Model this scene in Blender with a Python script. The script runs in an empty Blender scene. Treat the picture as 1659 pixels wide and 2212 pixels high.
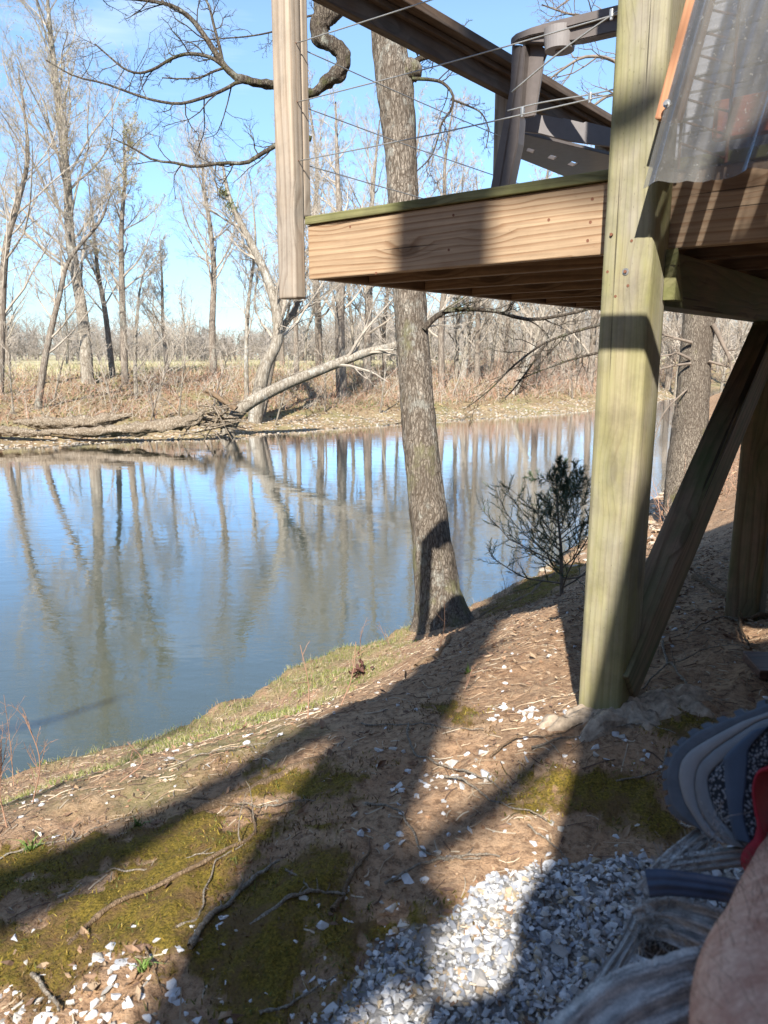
import bpy, bmesh, math, random
import numpy as np
from mathutils import Vector, Matrix

# ------------------------------------------------------------------ camera, sky, sun, exposure
C = bpy.context.scene.collection
SC = bpy.context.scene
PITCH = math.radians(11.7)
F = 1640.0                     # focal length in pixels of a 1659 x 2212 frame
cp, sp = math.cos(PITCH), math.sin(PITCH)
cam = bpy.data.cameras.new('camera'); camo = bpy.data.objects.new('camera', cam); C.objects.link(camo)
camo.location = (0, 0, 0); camo.rotation_euler = (math.pi/2 - PITCH, 0, 0)
cam.sensor_fit = 'VERTICAL'; cam.sensor_height = 36.0; cam.lens = F/2212*36
cam.clip_start = 0.02; cam.clip_end = 3000
cam.dof.use_dof = True; cam.dof.focus_distance = 4.5; cam.dof.aperture_fstop = 9.0
SC.camera = camo

SUN_EL = math.radians(39.0); MZ = 0.20            # shadows run along (MZ, 1) on the ground
hx, hy = MZ/math.hypot(MZ, 1), 1/math.hypot(MZ, 1)
TE = math.tan(SUN_EL)
TO_SUN = Vector((-hx*math.cos(SUN_EL), -hy*math.cos(SUN_EL), math.sin(SUN_EL)))
sl = bpy.data.lights.new('sun', 'SUN'); sl.energy = 5.0; sl.angle = math.radians(0.53); sl.color = (1.0, 0.955, 0.88)
so = bpy.data.objects.new('sun', sl); C.objects.link(so)
so.rotation_euler = (-TO_SUN).to_track_quat('-Z', 'Y').to_euler()
W = bpy.data.worlds.new("World"); SC.world = W; W.use_nodes = True
wn, wl = W.node_tree.nodes, W.node_tree.links
bg = wn['Background']; sky = wn.new('ShaderNodeTexSky'); sky.sky_type = 'NISHITA'; sky.sun_disc = False
sky.sun_elevation = SUN_EL; sky.sun_rotation = math.atan2(TO_SUN.x, TO_SUN.y)
sky.air_density = 1.0; sky.dust_density = 0.25; sky.ozone_density = 2.6
bg.inputs['Strength'].default_value = 0.085
tc = wn.new('ShaderNodeTexCoord'); mp = wn.new('ShaderNodeMapping'); mp.inputs['Scale'].default_value = (1.2, 1.2, 9)
nz = wn.new('ShaderNodeTexNoise'); nz.inputs['Scale'].default_value = 2.2; nz.inputs['Detail'].default_value = 5
rp = wn.new('ShaderNodeValToRGB'); rp.color_ramp.elements[0].position = 0.60; rp.color_ramp.elements[1].position = 0.85
mx = wn.new('ShaderNodeMixRGB'); mx.inputs[2].default_value = (8, 8.6, 9.4, 1)
mu = wn.new('ShaderNodeMath'); mu.operation = 'MULTIPLY'; mu.inputs[1].default_value = 0.5
wl.new(tc.outputs['Generated'], mp.inputs[0]); wl.new(mp.outputs[0], nz.inputs['Vector']); wl.new(nz.outputs[0], rp.inputs[0])
sz = wn.new('ShaderNodeSeparateXYZ'); wl.new(tc.outputs['Generated'], sz.inputs[0]); gr = wn.new('ShaderNodeValToRGB'); wl.new(sz.outputs[2], gr.inputs[0])
for q, (p, c) in zip([gr.color_ramp.elements[0], gr.color_ramp.elements[1], gr.color_ramp.elements.new(.13), gr.color_ramp.elements.new(.36), gr.color_ramp.elements.new(.7)],
                     ((0, (.36, .46, .60)), (1., (.45, .45, .45)), (.13, (.56, .66, .76)), (.36, (.84, .88, .88)), (.7, (.68, .70, .70)))): q.position = p; q.color = (*c, 1)
gm2 = wn.new('ShaderNodeMixRGB'); gm2.blend_type = 'MULTIPLY'; gm2.inputs[0].default_value = 1; wl.new(sky.outputs[0], gm2.inputs[1]); wl.new(gr.outputs[0], gm2.inputs[2])
g3 = wn.new('ShaderNodeVectorMath'); g3.operation = 'SCALE'; g3.inputs['Scale'].default_value = 1.75; wl.new(gm2.outputs[0], g3.inputs[0])
wl.new(rp.outputs[0], mu.inputs[0]); wl.new(mu.outputs[0], mx.inputs[0]); wl.new(g3.outputs[0], mx.inputs[1]); wl.new(mx.outputs[0], bg.inputs[0])
SC.view_settings.view_transform = 'Standard'; SC.view_settings.look = 'None'
SC.view_settings.exposure = 1.05; SC.view_settings.gamma = 1.0; SC.view_settings.use_curve_mapping = False
SC.cycles.max_bounces = 8; SC.cycles.transparent_max_bounces = 16; SC.cycles.caustics_reflective = False; SC.cycles.caustics_refractive = False

# ------------------------------------------------------------------ helpers
def ray(x, y):
    a = (x-829.5)/F; b = (1106-y)/F
    return np.array([a, cp + b*sp, -sp + b*cp])
def at(x, y, t): return ray(x, y)*t
def at_z(x, y, z):
    r = ray(x, y); return r*(z/r[2])
def px(P):
    P = np.asarray(P, float); d = P[..., 1]*cp - P[..., 2]*sp; u = P[..., 1]*sp + P[..., 2]*cp
    return 829.5 + P[..., 0]/d*F, 1106 - u/d*F

D1 = np.array([-.777, .629, 0]); D2 = np.array([.629, .777, 0]); UP = np.array([0, 0, 1.])
def dk(a, n, z): return -D1*a + D2*n + UP*z      # deck frame: a grows to the right along the front board, n away from the camera
def at_n(x, y, n):
    r = ray(x, y); return r*(n/(r @ D2))
def acoord(P): return -(P @ D1)

def new_obj(name, me, parent=None, M=None):
    o = bpy.data.objects.new(name, me); C.objects.link(o)
    if parent is not None:
        o.parent = parent; o.matrix_parent_inverse = Matrix.Translation(-parent.location)
    if M is not None: o.matrix_basis = M
    return o
def tag(o, label=None, cat=None, group=None, kind=None):
    if label: o['label'] = label
    if cat: o['category'] = cat
    if group: o['group'] = group
    if kind: o['kind'] = kind
    return o
def thing(name, loc, label, cat, group=None):
    o = bpy.data.objects.new(name, None); C.objects.link(o); o.location = Vector(loc); o.empty_display_size = .1
    return tag(o, label, cat, group)
def np_mesh(name, V, Fc, mat, smooth=False, cols=None, fmats=None):
    V = np.asarray(V, np.float32); me = bpy.data.meshes.new(name)
    if isinstance(Fc, np.ndarray): Fc = [Fc]
    Fc = [np.asarray(f, np.int32) for f in Fc if len(f)]
    nl = sum(f.size for f in Fc); nf = sum(len(f) for f in Fc)
    me.vertices.add(len(V)); me.vertices.foreach_set('co', V.ravel())
    me.loops.add(nl); me.loops.foreach_set('vertex_index', np.concatenate([f.ravel() for f in Fc]))
    me.polygons.add(nf)
    tot = np.concatenate([np.full(len(f), f.shape[1], np.int32) for f in Fc])
    me.polygons.foreach_set('loop_start', np.concatenate([[0], np.cumsum(tot)[:-1]]).astype(np.int32))
    me.polygons.foreach_set('use_smooth', np.full(nf, smooth, bool))
    me.update(calc_edges=True)
    if cols is not None:
        ca = me.color_attributes.new('tint', 'FLOAT_COLOR', 'POINT')
        c4 = np.ones((len(V), 4), np.float32); c4[:, :cols.shape[1]] = cols; ca.data.foreach_set('color', c4.ravel())
    me.materials.append(mat); return me

def catmull(P, n):
    P = np.asarray(P, float); m = len(P)
    if m == 2: P = np.array([P[0], (P[0]+P[1])/2, P[1]]); m = 3
    Q = np.vstack([2*P[0]-P[1], P, 2*P[-1]-P[-2]])
    u = np.linspace(0, m-1-1e-6, n); i = u.astype(int); f = (u-i)[:, None]
    a, b, c, d = Q[i], Q[i+1], Q[i+2], Q[i+3]
    return .5*(2*b + (c-a)*f + (2*a-5*b+4*c-d)*f**2 + (3*b-a-3*c+d)*f**3)
def nrm(v): return v/np.maximum(np.linalg.norm(v, axis=-1, keepdims=True), 1e-9)
def tubes(P, R, s, cap=True):
    """P (N,k,3), R (N,k) -> verts, quads"""
    P = np.asarray(P, float); R = np.asarray(R, float); N, k, _ = P.shape
    T = np.empty_like(P); T[:, 1:-1] = P[:, 2:]-P[:, :-2]; T[:, 0] = P[:, 1]-P[:, 0]; T[:, -1] = P[:, -1]-P[:, -2]; T = nrm(T)
    mean = nrm(P[:, -1]-P[:, 0]); ref = np.zeros((N, 3)); ref[np.arange(N), np.argmin(np.abs(mean), axis=1)] = 1
    A = nrm(np.cross(T, ref[:, None, :])); B = np.cross(T, A)
    th = np.arange(s)*2*np.pi/s
    V = P[:, :, None, :] + R[:, :, None, None]*(A[:, :, None, :]*np.cos(th)[None, None, :, None] + B[:, :, None, :]*np.sin(th)[None, None, :, None])
    idx = np.arange(N*k*s).reshape(N, k, s)
    a = idx[:, :-1, :]; b = idx[:, 1:, :]
    q = np.stack([a, np.roll(a, -1, 2), np.roll(b, -1, 2), b], -1).reshape(-1, 4)
    return V.reshape(-1, 3), q
def merge(parts):
    Vs, Qs, off = [], [], 0
    for V, Q in parts:
        Vs.append(V); Qs.append(Q+off); off += len(V)
    return np.vstack(Vs), np.vstack(Qs)

def grow(rng, P, R, levels):
    """recursive branches, vectorised: returns list of (P,R) batches for every level"""
    out = []
    for L in levels:
        N, k, _ = P.shape; n = L['n']
        lo, hi = L.get('s', (.25, 1.0))
        tpar = (lo + (hi-lo)*(np.arange(n)[None, :] + rng.random((N, n)))/n)
        par = np.repeat(np.arange(N), n); tp = tpar.ravel()
        u = np.clip(tp*(k-1), 0, k-1.001); i = u.astype(int); f = (u-i)[:, None]
        base = P[par, i]*(1-f) + P[par, i+1]*f; rb = R[par, i]*(1-f[:, 0]) + R[par, i+1]*f[:, 0]
        tan = nrm(P[par, i+1]-P[par, i])
        plen = np.linalg.norm(np.diff(P, axis=1), axis=2).sum(1)[par]
        rv = rng.normal(size=tan.shape); perp = nrm(rv - (rv*tan).sum(1, keepdims=True)*tan)
        ang = np.radians(L['ang'] + rng.normal(size=len(tp))*L.get('dang', 10))
        d = nrm(tan*np.cos(ang)[:, None] + perp*np.sin(ang)[:, None])
        ln = L['len']*(plen if L.get('rel', True) else 1)*(1.08 - L.get('tap', .55)*tp)*rng.uniform(.6, 1.25, len(tp))
        kk = L.get('k', 5); Q = np.empty((len(tp), kk, 3)); Q[:, 0] = base
        for j in range(1, kk):
            d = nrm(d + rng.normal(size=d.shape)*L.get('wig', .18) + np.array(L.get('up', (0, 0, .06))))
            Q[:, j] = Q[:, j-1] + d*(ln/(kk-1))[:, None]
        r0 = np.minimum(rb*L.get('rr', .55), L.get('rmax', 9)); r0 = np.maximum(r0, L.get('rmin', .002))
        RR = r0[:, None]*np.linspace(1, L.get('tip', .35), kk)[None, :]
        if 'keep' in L:
            m = L['keep'](Q); Q, RR = Q[m], RR[m]
        out.append((Q, RR)); P, R = Q, RR
    return out
def twigmesh(batches, sides): return merge([tubes(P, R, s) for (P, R), s in zip(batches, sides)])

# value noise
_rs = np.random.RandomState(7); _T = _rs.rand(256, 256)
def vnoise(x, y):
    xi = np.floor(x).astype(int); yi = np.floor(y).astype(int); fx = x-xi; fy = y-yi
    fx = fx*fx*(3-2*fx); fy = fy*fy*(3-2*fy); g = lambda a, b: _T[a & 255, b & 255]
    return (g(xi, yi)*(1-fx)+g(xi+1, yi)*fx)*(1-fy) + (g(xi, yi+1)*(1-fx)+g(xi+1, yi+1)*fx)*fy
def fbm(x, y, o=4):
    s = 0; a = 1; w = 0
    for i in range(o): s = s + a*vnoise(x*2**i+17*i, y*2**i+31*i); w += a; a *= .5
    return s/w - .5

# ------------------------------------------------------------------ terrain height
G = 1.25
NEAR = np.array([(-60, -40), (-17, -5), (-7.5, .75), (-4.4, 2.8), (-2.44, 4.27), (-1.41, 4.87), (-.575, 5.75), (.09, 6.4), (.87, 7.1), (1.6, 8.0),
                 (3.25, 11), (5.6, 15), (8.1, 20), (11.2, 27.5), (15, 37.5), (21, 50), (40, 75), (100, 112), (375, 250)], float)
NLIP = np.array([-2.1, -2.1, -2.1, -2.1, -2.06, -1.99, -1.93, -1.91, -1.91, -1.93, -2.05, -2.15, -2.2, -2.2, -2.2, -2.2, -2.2, -2.2, -2.2])*G
FAR = np.array([(-90, -20), (-40, 4), (-22, 12), (-9.6, 18.9), (-4.3, 21.5), (.5, 25.9), (8.6, 31.5), (13, 37), (22, 52), (60, 90), (280, 220)], float)*G
def sdist(X, Y, L, Z=None):
    best = np.full(X.shape, 1e9); sg = np.ones(X.shape); zz = np.zeros(X.shape)
    for i in range(len(L)-1):
        a, b = L[i], L[i+1]; d = b-a; l2 = d @ d
        t = np.clip(((X-a[0])*d[0]+(Y-a[1])*d[1])/l2, 0, 1)
        ex = X-a[0]-t*d[0]; ey = Y-a[1]-t*d[1]; q = ex*ex+ey*ey; m = q < best
        best = np.where(m, q, best); sg = np.where(m, np.sign(d[1]*ex-d[0]*ey), sg)
        if Z is not None: zz = np.where(m, Z[i]*(1-t)+Z[i+1]*t, zz)
    return np.sqrt(best)*np.where(sg == 0, 1, sg), zz
WATER = -2.3*G
def ground_base(X, Y):
    X = np.asarray(X, float); Y = np.asarray(Y, float)
    wob = fbm(X*1.3+5, Y*1.3, 3)*.35
    d, lip = sdist(X, Y, NEAR, NLIP)
    d = d + wob*np.clip(2.2-np.abs(d), 0, 1)
    u = np.clip(d/3.67, 0, 1)
    top = -.985 - .10*np.clip((2.0-Y)/1.0, 0, 1) - .05*np.clip(-X, 0, 2) + np.clip(X-2, 0, 6)*.03
    land = lip + (top-lip)*np.interp(u*3.67, [0, .4, .72, 1.09, 1.43, 1.71, 1.96, 2.3, 2.8, 3.67], [0, .075, .155, .27, .395, .505, .60, .725, .87, 1.]) + .035*np.exp(-((X-.64)**2+(Y-2.0)**2)/.12)
    bed = np.interp(-d, [0, .12, .35, 1.2, 3.5, 6], [0, -.22, -.42, -.75, -1.15, -1.3])
    zn = np.where(d > 0, land, lip+bed)
    e, _ = sdist(X, Y, FAR); e = (-e + fbm(X*.35, Y*.35, 3)*1.2)/G
    zf = np.interp(e, [-7, -3, -1, 0, 1.6, 2.6, 5.5, 9, 13, 60, 400], np.array([-3.4, -2.95, -2.6, -2.32, -2.08, -1.85, -1.35, -.85, -.72, -.65, -.6])*G)
    return np.maximum(zn, zf), d, e
MOSS = []     # (X, Y, rx, ry, rot) filled from the places seen
def gz(x, y):
    z, d, e = ground_base(np.array([x]), np.array([y])); return float(z[0])
def gzv(X, Y): return ground_base(X, Y)[0]
def micro(X, Y, d, e):
    r = np.hypot(X, Y); near = np.clip(1-(r-9)/6, 0, 1)
    return near*(fbm(X*6, Y*6, 4)*.05 + fbm(X*26, Y*26, 3)*.016) + (1-near)*fbm(X*.9, Y*.9, 4)*.30*np.clip((e+.5)/3, 0, 1)*np.clip(1-(e-9)/6, .12, 1)
def gfull(X, Y):
    z, d, e = ground_base(X, Y); return z + micro(X, Y, d, e)
def hit(x, y):
    """point of the ground seen at (x, y)"""
    r = ray(x, y); t = np.geomspace(.6, 80, 500); z = gzv(r[0]*t, r[1]*t); k = np.argmax(r[2]*t < z)
    return r*t[k]

# ------------------------------------------------------------------ materials
class NB:
    def __init__(s, name):
        s.m = bpy.data.materials.new(name); s.m.use_nodes = True; s.n = s.m.node_tree.nodes; s.l = s.m.node_tree.links
        s.b = s.n['Principled BSDF']; s.out = s.n['Material Output']
    def __call__(s, t, **kw):
        n = s.n.new('ShaderNode'+t)
        for k, v in kw.items():
            if k == 'op': n.operation = v
            elif k == 'bl': n.blend_type = v
            elif k == 'ft': n.feature = v
            else:
                key = int(k[1:]) if k[0] == 'i' and k[1:].isdigit() else k.replace('_', ' ')
                if isinstance(v, bpy.types.NodeSocket): s.l.new(v, n.inputs[key])
                else: n.inputs[key].default_value = v
        return n
    def coord(s, kind='Object', scale=(1, 1, 1), rot=(0, 0, 0)):
        c = s.n.new('ShaderNodeTexCoord'); m = s.n.new('ShaderNodeMapping'); m.inputs['Scale'].default_value = scale; m.inputs['Rotation'].default_value = rot
        s.l.new(c.outputs[kind], m.inputs[0]); return m.outputs[0]
    def noise(s, v, sc, det=4, rough=.55, dist=0): return s('TexNoise', Vector=v, Scale=sc, Detail=det, Roughness=rough, Distortion=dist).outputs[0]
    def ramp(s, f, stops):
        n = s.n.new('ShaderNodeValToRGB'); s.l.new(f, n.inputs[0]); e = n.color_ramp.elements
        while len(e) < len(stops): e.new(.5)
        for q, (p, c) in zip(e, stops):
            q.position = p; q.color = (c, c, c, 1) if not isinstance(c, tuple) else (*c, 1)
        return n.outputs[0]
    def mix(s, f, a, b, bl='MIX'):
        n = s.n.new('ShaderNodeMixRGB'); n.blend_type = bl
        for i, v in ((0, f), (1, a), (2, b)):
            if isinstance(v, bpy.types.NodeSocket): s.l.new(v, n.inputs[i])
            elif isinstance(v, tuple): n.inputs[i].default_value = (*v, 1)
            else: n.inputs[i].default_value = v
        return n.outputs[0]
    def math(s, op, a, b=0.5, clamp=False):
        n = s.n.new('ShaderNodeMath'); n.operation = op; n.use_clamp = clamp
        for i, v in ((0, a), (1, b)):
            if isinstance(v, bpy.types.NodeSocket): s.l.new(v, n.inputs[i])
            else: n.inputs[i].default_value = v
        return n.outputs[0]
    def bump(s, h, st=.3, dist=.01):
        n = s('Bump', Strength=st, Distance=dist, Height=h); s.l.new(n.outputs[0], s.b.inputs['Normal'])
    def done(s, col=None, rough=.8, spec=.3, metal=0):
        for k, v in (('Base Color', col), ('Roughness', rough), ('Metallic', metal), ('Specular IOR Level', spec)):
            if v is None: continue
            if isinstance(v, bpy.types.NodeSocket): s.l.new(v, s.b.inputs[k])
            else: s.b.inputs[k].default_value = (*v, 1) if isinstance(v, tuple) else v
        return s.m

def wood(name, early, late, swirl=9,  algae=None, alg=(.5, .62), grain=34, knots=True, dirt=.35, seed=0., rough=.75, gray=0):
    b = NB(name)
    v0 = b.coord('Object'); sh = b('VectorMath', op='ADD', i0=v0); sh.inputs[1].default_value = (seed, seed*.7, seed*1.3); v0 = sh.outputs[0]
    mpg = b('Mapping', Vector=v0, Scale=(.30, 2.0, 2.0)).outputs[0]
    big = b.noise(mpg, 2.0, 2, .45)
    # knots bend the growth lines around them
    vk = b('Mapping', Vector=v0, Scale=(1.0, 3.0, 3.0)).outputs[0]
    vo = b('TexVoronoi', Vector=vk, Scale=3.0, Randomness=1.0); kd = vo.outputs['Distance']
    kn = b.ramp(kd, [(0.0, 1.0), (.15, .9), (.20, 0.25), (.5, 0.0)]) if knots else None
    sep = b('SeparateXYZ', Vector=v0)
    cc = b.math('ADD', sep.outputs[2], b.math('MULTIPLY', sep.outputs[1], .8))
    ph = b.math('ADD', b.math('MULTIPLY', cc, grain), b.math('MULTIPLY', big, swirl))
    if knots: ph = b.math('ADD', ph, b.math('MULTIPLY', b.ramp(kd, [(0, 1.), (.12, .55), (.38, 0.)]), 2.2))
    fr = b.math('FRACT', ph)
    ring = b.ramp(fr, [(0, 0.), (.5, .12), (.82, .95), (.9, 1.), (1, 0.)])
    fine = b.noise(b('Mapping', Vector=v0, Scale=(2.2, 90, 90)).outputs[0], 1.5, 4, .6)
    pat = b.noise(b('Mapping', Vector=v0, Scale=(1.0, 2.5, 2.5)).outputs[0], 3, 4, .6)
    rf = b.math('MULTIPLY', ring, b.ramp(pat, [(.3, .35), (.6, .9)]))
    col = b.mix(rf, early, late)
    col = b.mix(b.ramp(fine, [(.35, .0), (.75, .5)]), col, tuple(c*.5 for c in late))
    if knots: col = b.mix(b.math('MULTIPLY', kn, .75), col, tuple(c*.42 for c in late))
    if gray: col = b.mix(b.math('MULTIPLY', b.ramp(pat, [(.4, 0.), (.62, 1.)]), gray), col, (.30, .285, .26))
    if algae:
        al = b.noise(b('Mapping', Vector=v0, Scale=(1.6, 6, 6)).outputs[0], 1.6, 5, .65)
        col = b.mix(b.math('MULTIPLY', b.ramp(al, [(alg[0]-.12, 0.), (alg[1], 1.)]), .85), col, algae)
    dn = b.noise(v0, 9, 6, .7)
    col = b.mix(b.ramp(dn, [(.3, dirt), (.55, 0.)]), col, (.07, .055, .04))
    specks = b('TexVoronoi', Vector=b('Mapping', Vector=v0, Scale=(1, 2.2, 2.2)).outputs[0], Scale=42.0)
    sd = b.math('MULTIPLY', b.ramp(specks.outputs['Distance'], [(0, 1.), (.13, 0.)]), b.ramp(pat, [(.45, 0.), (.6, .8)]))
    col = b.mix(sd, col, (.05, .035, .02))
    crack = b.noise(b('Mapping', Vector=v0, Scale=(.8, 40, 40)).outputs[0], 1.0, 2, .5)
    cr = b.ramp(crack, [(.685, 0.), (.70, 1.)])
    col = b.mix(b.math('MULTIPLY', cr, .8), col, (.03, .022, .015))
    h = b.math('SUBTRACT', b.math('ADD', b.math('MULTIPLY', fine, .5), b.math('MULTIPLY', rf, -.35)), b.math('MULTIPLY', cr, 1.2))
    b.bump(h, .5, .003)
    return b.done(col, rough, .25)

def bark(name, light, dark, sc=1., lichen=None, st=.9, moss=None, bdist=.012, vz=.24):
    b = NB(name)
    v = b.coord('Object', (1, 1, vz)); vr = b.coord('Object', (1, 1, vz*.55))
    s1 = b('VectorMath', op='SCALE', i0=b('TexNoise', Vector=v, Scale=16*sc, Detail=4.).outputs[1]); s1.inputs['Scale'].default_value = .06/sc
    def warp(w): q = b('VectorMath', op='ADD', i0=w); b.l.new(s1.outputs[0], q.inputs[1]); return q.outputs[0]
    vo = b('TexVoronoi', ft='DISTANCE_TO_EDGE', Vector=warp(vr), Scale=48*sc)
    vo2 = b('TexVoronoi', ft='DISTANCE_TO_EDGE', Vector=warp(v), Scale=95*sc)
    jit = b.math('MULTIPLY', b.math('SUBTRACT', b.noise(v, 60*sc, 5, .75), .5), .35)
    p1 = b.ramp(b.math('ADD', vo.outputs['Distance'], jit), [(-.02 if 0 else 0., 0.), (.16, 1.)])
    p2 = b.ramp(b.math('ADD', vo2.outputs['Distance'], jit), [(0., .35), (.14, 1.)])
    big = b.ramp(b.noise(b.coord('Object', (1, 1, .4)), 5*sc, 4, .6), [(.3, .45), (.7, 1.)])
    fn = b.noise(b.coord('Object', (1, 1, .4)), 85*sc, 5, .75)
    h = b.math('MULTIPLY', b.math('MULTIPLY', p1, p2), b.ramp(fn, [(.25, .45), (.7, 1.)]))
    col = b.mix(b.math('MULTIPLY', h, big), dark, light)
    if lichen: col = b.mix(b.ramp(b.noise(b.coord('Object', (1, 1, .7)), 9*sc, 6, .75), [(.54, 0.), (.64, .7)]), col, b.mix(h, tuple(c*.6 for c in lichen), lichen))
    if moss: col = b.mix(b.ramp(b.noise(b.coord('Object', (1, 1, .6)), 3.1*sc, 5, .7), [(.56, 0.), (.66, .8)]), col, moss)
    b.bump(h, st, bdist)
    return b.done(col, .95, .1)

def plain(name, col, rough=.7, var=.25, sc=20, spec=.3, bmp=0, metal=0):
    b = NB(name); n = b.noise(b.coord('Object'), sc, 5, .65)
    c = b.mix(b.ramp(n, [(.3, 0.), (.7, 1.)]), tuple(x*(1-var) for x in col), tuple(min(1, x*(1+var)) for x in col))
    if bmp: b.bump(n, bmp, .004)
    return b.done(c, rough, spec, metal)
def tinted(name, rough=.85, spec=.2, bmp=0, sc=60, var=.35):
    b = NB(name); a = b.n.new('ShaderNodeVertexColor'); a.layer_name = 'tint'
    n = b.noise(b.coord('Object'), sc, 4, .7)
    c = b.mix(1.0, a.outputs[0], b.ramp(n, [(.25, 1-var), (.75, 1.0)]), 'MULTIPLY')
    if bmp: b.bump(n, bmp, .003)
    return b.done(c, rough, spec)

M = {}
M['fascia'] = wood('fascia_wood', (.47, .335, .21), (.26, .145, .075), swirl=6, grain=48, seed=3.1, dirt=.12)
M['post'] = wood('post_wood', (.40, .345, .205), (.27, .215, .12), algae=(.25, .245, .085), alg=(.50, .72), grain=75, seed=8.2, dirt=.35, gray=.5)
M['greypost'] = wood('grey_post_wood', (.47, .385, .295), (.28, .20, .135), swirl=5, grain=40, seed=5.7, dirt=.3, gray=.4)
M['edge'] = wood('deck_edge_wood', (.27, .25, .12), (.15, .14, .06), algae=(.14, .145, .05), grain=60, seed=1.2)
M['rail'] = wood('rail_wood', (.14, .088, .055), (.06, .034, .02), grain=30, seed=9.9, gray=.25, dirt=.5)
M['under'] = wood('joist_wood', (.30, .20, .12), (.16, .09, .05), grain=30, seed=4.4)
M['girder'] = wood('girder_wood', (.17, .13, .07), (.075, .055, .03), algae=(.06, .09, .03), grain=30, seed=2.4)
M['brace'] = wood('brace_wood', (.34, .24, .155), (.17, .10, .06), algae=(.10, .13, .05), alg=(.50, .66), grain=36, seed=6.6)
M['batten'] = wood('batten_wood', (.58, .29, .155), (.36, .15, .08), grain=60, knots=False, seed=7.7, dirt=.1)
M['redrail'] = wood('red_wood', (.60, .17, .11), (.42, .10, .07), grain=40, seed=12.1)
M['plank'] = wood('plank_wood', (.13, .065, .045), (.06, .03, .022), grain=40, seed=13.1, rough=.5)
M['siding'] = wood('siding_wood', (.30, .31, .35), (.21, .22, .25), grain=20, knots=False, seed=14., gray=.3)
M['oak'] = bark('oak_bark', (.44, .375, .30), (.085, .065, .048), .85, lichen=(.46, .45, .39), moss=(.20, .19, .10))
M['oaklimb'] = bark('oak_limb_bark', (.27, .225, .17), (.05, .038, .03), 1., lichen=(.42, .43, .36), moss=(.09, .10, .03))
M['rightbark'] = bark('right_tree_bark', (.42, .36, .28), (.085, .065, .05), 1.0, moss=(.14, .13, .05))
M['pale'] = bark('pale_bark', (.50, .45, .37), (.17, .14, .105), .2, lichen=(.55, .55, .50), st=.5, bdist=.03)
M['drift'] = bark('driftwood', (.62, .52, .40), (.20, .15, .10), .22, st=.9, bdist=.04, vz=1.)
M['farbark'] = bark('far_bark', (.40, .345, .28), (.14, .11, .085), .2, lichen=(.42, .41, .34), st=.5, bdist=.03)
M['twig'] = plain('twig_wood', (.38, .325, .26), .8, .3, 3)
M['twigdark'] = plain('oak_twig_wood', (.20, .16, .125), .8, .4, 8)
M['twigred'] = plain('red_brush_wood', (.33, .195, .13), .85, .4, 2)
M['bud'] = plain('bud_green', (.33, .30, .10), .7, .3, 3)
M['budred'] = plain('bud_red', (.28, .15, .11), .7, .3, 3)
M['plastic'] = plain('brown_resin', (.150, .128, .118), .42, .12, 30, .5)
M['plasticpale'] = plain('resin_apron', (.26, .24, .235), .42, .08, 30, .5)
M['cable'] = plain('steel_cable', (.42, .42, .40), .4, .15, 200, .5, metal=.6)
M['steel'] = plain('galvanised_steel', (.6, .6, .58), .35, .2, 80, .5, metal=.8)
M['rust'] = plain('rusty_steel', (.17, .075, .045), .9, .4, 60)
M['stick'] = bark('stick_bark', (.50, .44, .355), (.20, .16, .12), 2.2, lichen=(.42, .42, .37), bdist=.004)
M['root'] = bark('root_bark', (.36, .26, .17), (.15, .10, .06), 2.2, bdist=.004)
M['tint'] = tinted('stone_tint', .85, .25, .25, 90, .3)
M['leaf'] = tinted('leaf_tint', .75, .25, 0, 40, .4)
M['blade'] = tinted('blade_tint', .6, .3, 0, 8, .3)
M['concrete'] = plain('rough_concrete', (.36, .285, .21), .95, .5, 38, .1, 1.0)
M['wall'] = plain('blocker_paint', (.30, .27, .23), .9, .15, 5)  # colour of the unseen slab and panel added to block light

# ------------------------------------------------------------------ box / board builders
def bevel_box(sx, sy, sz, bev=.004, seg=2, cutx=0, jitter=0):
    bm = bmesh.new(); bmesh.ops.create_cube(bm, size=1)
    for v in bm.verts: v.co = Vector((v.co.x*sx, v.co.y*sy, v.co.z*sz))
    bmesh.ops.bevel(bm, geom=bm.edges[:], offset=bev, segments=seg, affect='EDGES', profile=.6)
    return bm
def bm_me(bm, name, mat, smooth=False):
    me = bpy.data.meshes.new(name); bm.normal_update(); bm.to_mesh(me); bm.free(); me.materials.append(mat)
    if smooth: me.polygons.foreach_set('use_smooth', [True]*len(me.polygons))
    return me
def board(name, p0, p1, w, h, side, mat, parent=None, bev=.004, seg=2):
    """board from p0 to p1; w across 'side', h along the third axis; local x runs with the grain"""
    p0 = Vector(p0); p1 = Vector(p1); x = (p1-p0); L = x.length; x.normalize()
    y = Vector(side); y = (y - x*y.dot(x)).normalized(); z = x.cross(y)
    bm = bevel_box(L, w, h, bev, seg); me = bm_me(bm, name, mat)
    Mx = Matrix.Translation((p0+p1)/2) @ Matrix((x, y, z)).transposed().to_4x4()
    return new_obj(name, me, parent, Mx)
def tube_obj(name, pts, rad, mat, parent=None, sides=10, n=24, smooth=True, cap=True):
    P = catmull(pts, n); R = np.interp(np.linspace(0, 1, n), np.linspace(0, 1, len(rad)), rad) if hasattr(rad, '__len__') else np.full(n, rad)
    V, Q = tubes(P[None], R[None], sides)
    fs = [Q]
    if cap:
        V = np.vstack([V, P[0], P[-1]]); a = np.arange(sides); m = len(V)
        fs.append(np.vstack([np.stack([np.full(sides, m-2), (a+1) % sides, a], 1), np.stack([np.full(sides, m-1), (n-1)*sides+a, (n-1)*sides+(a+1) % sides], 1)]))
    me = np_mesh(name, V, fs, mat, smooth)
    return new_obj(name, me, parent)
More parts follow.
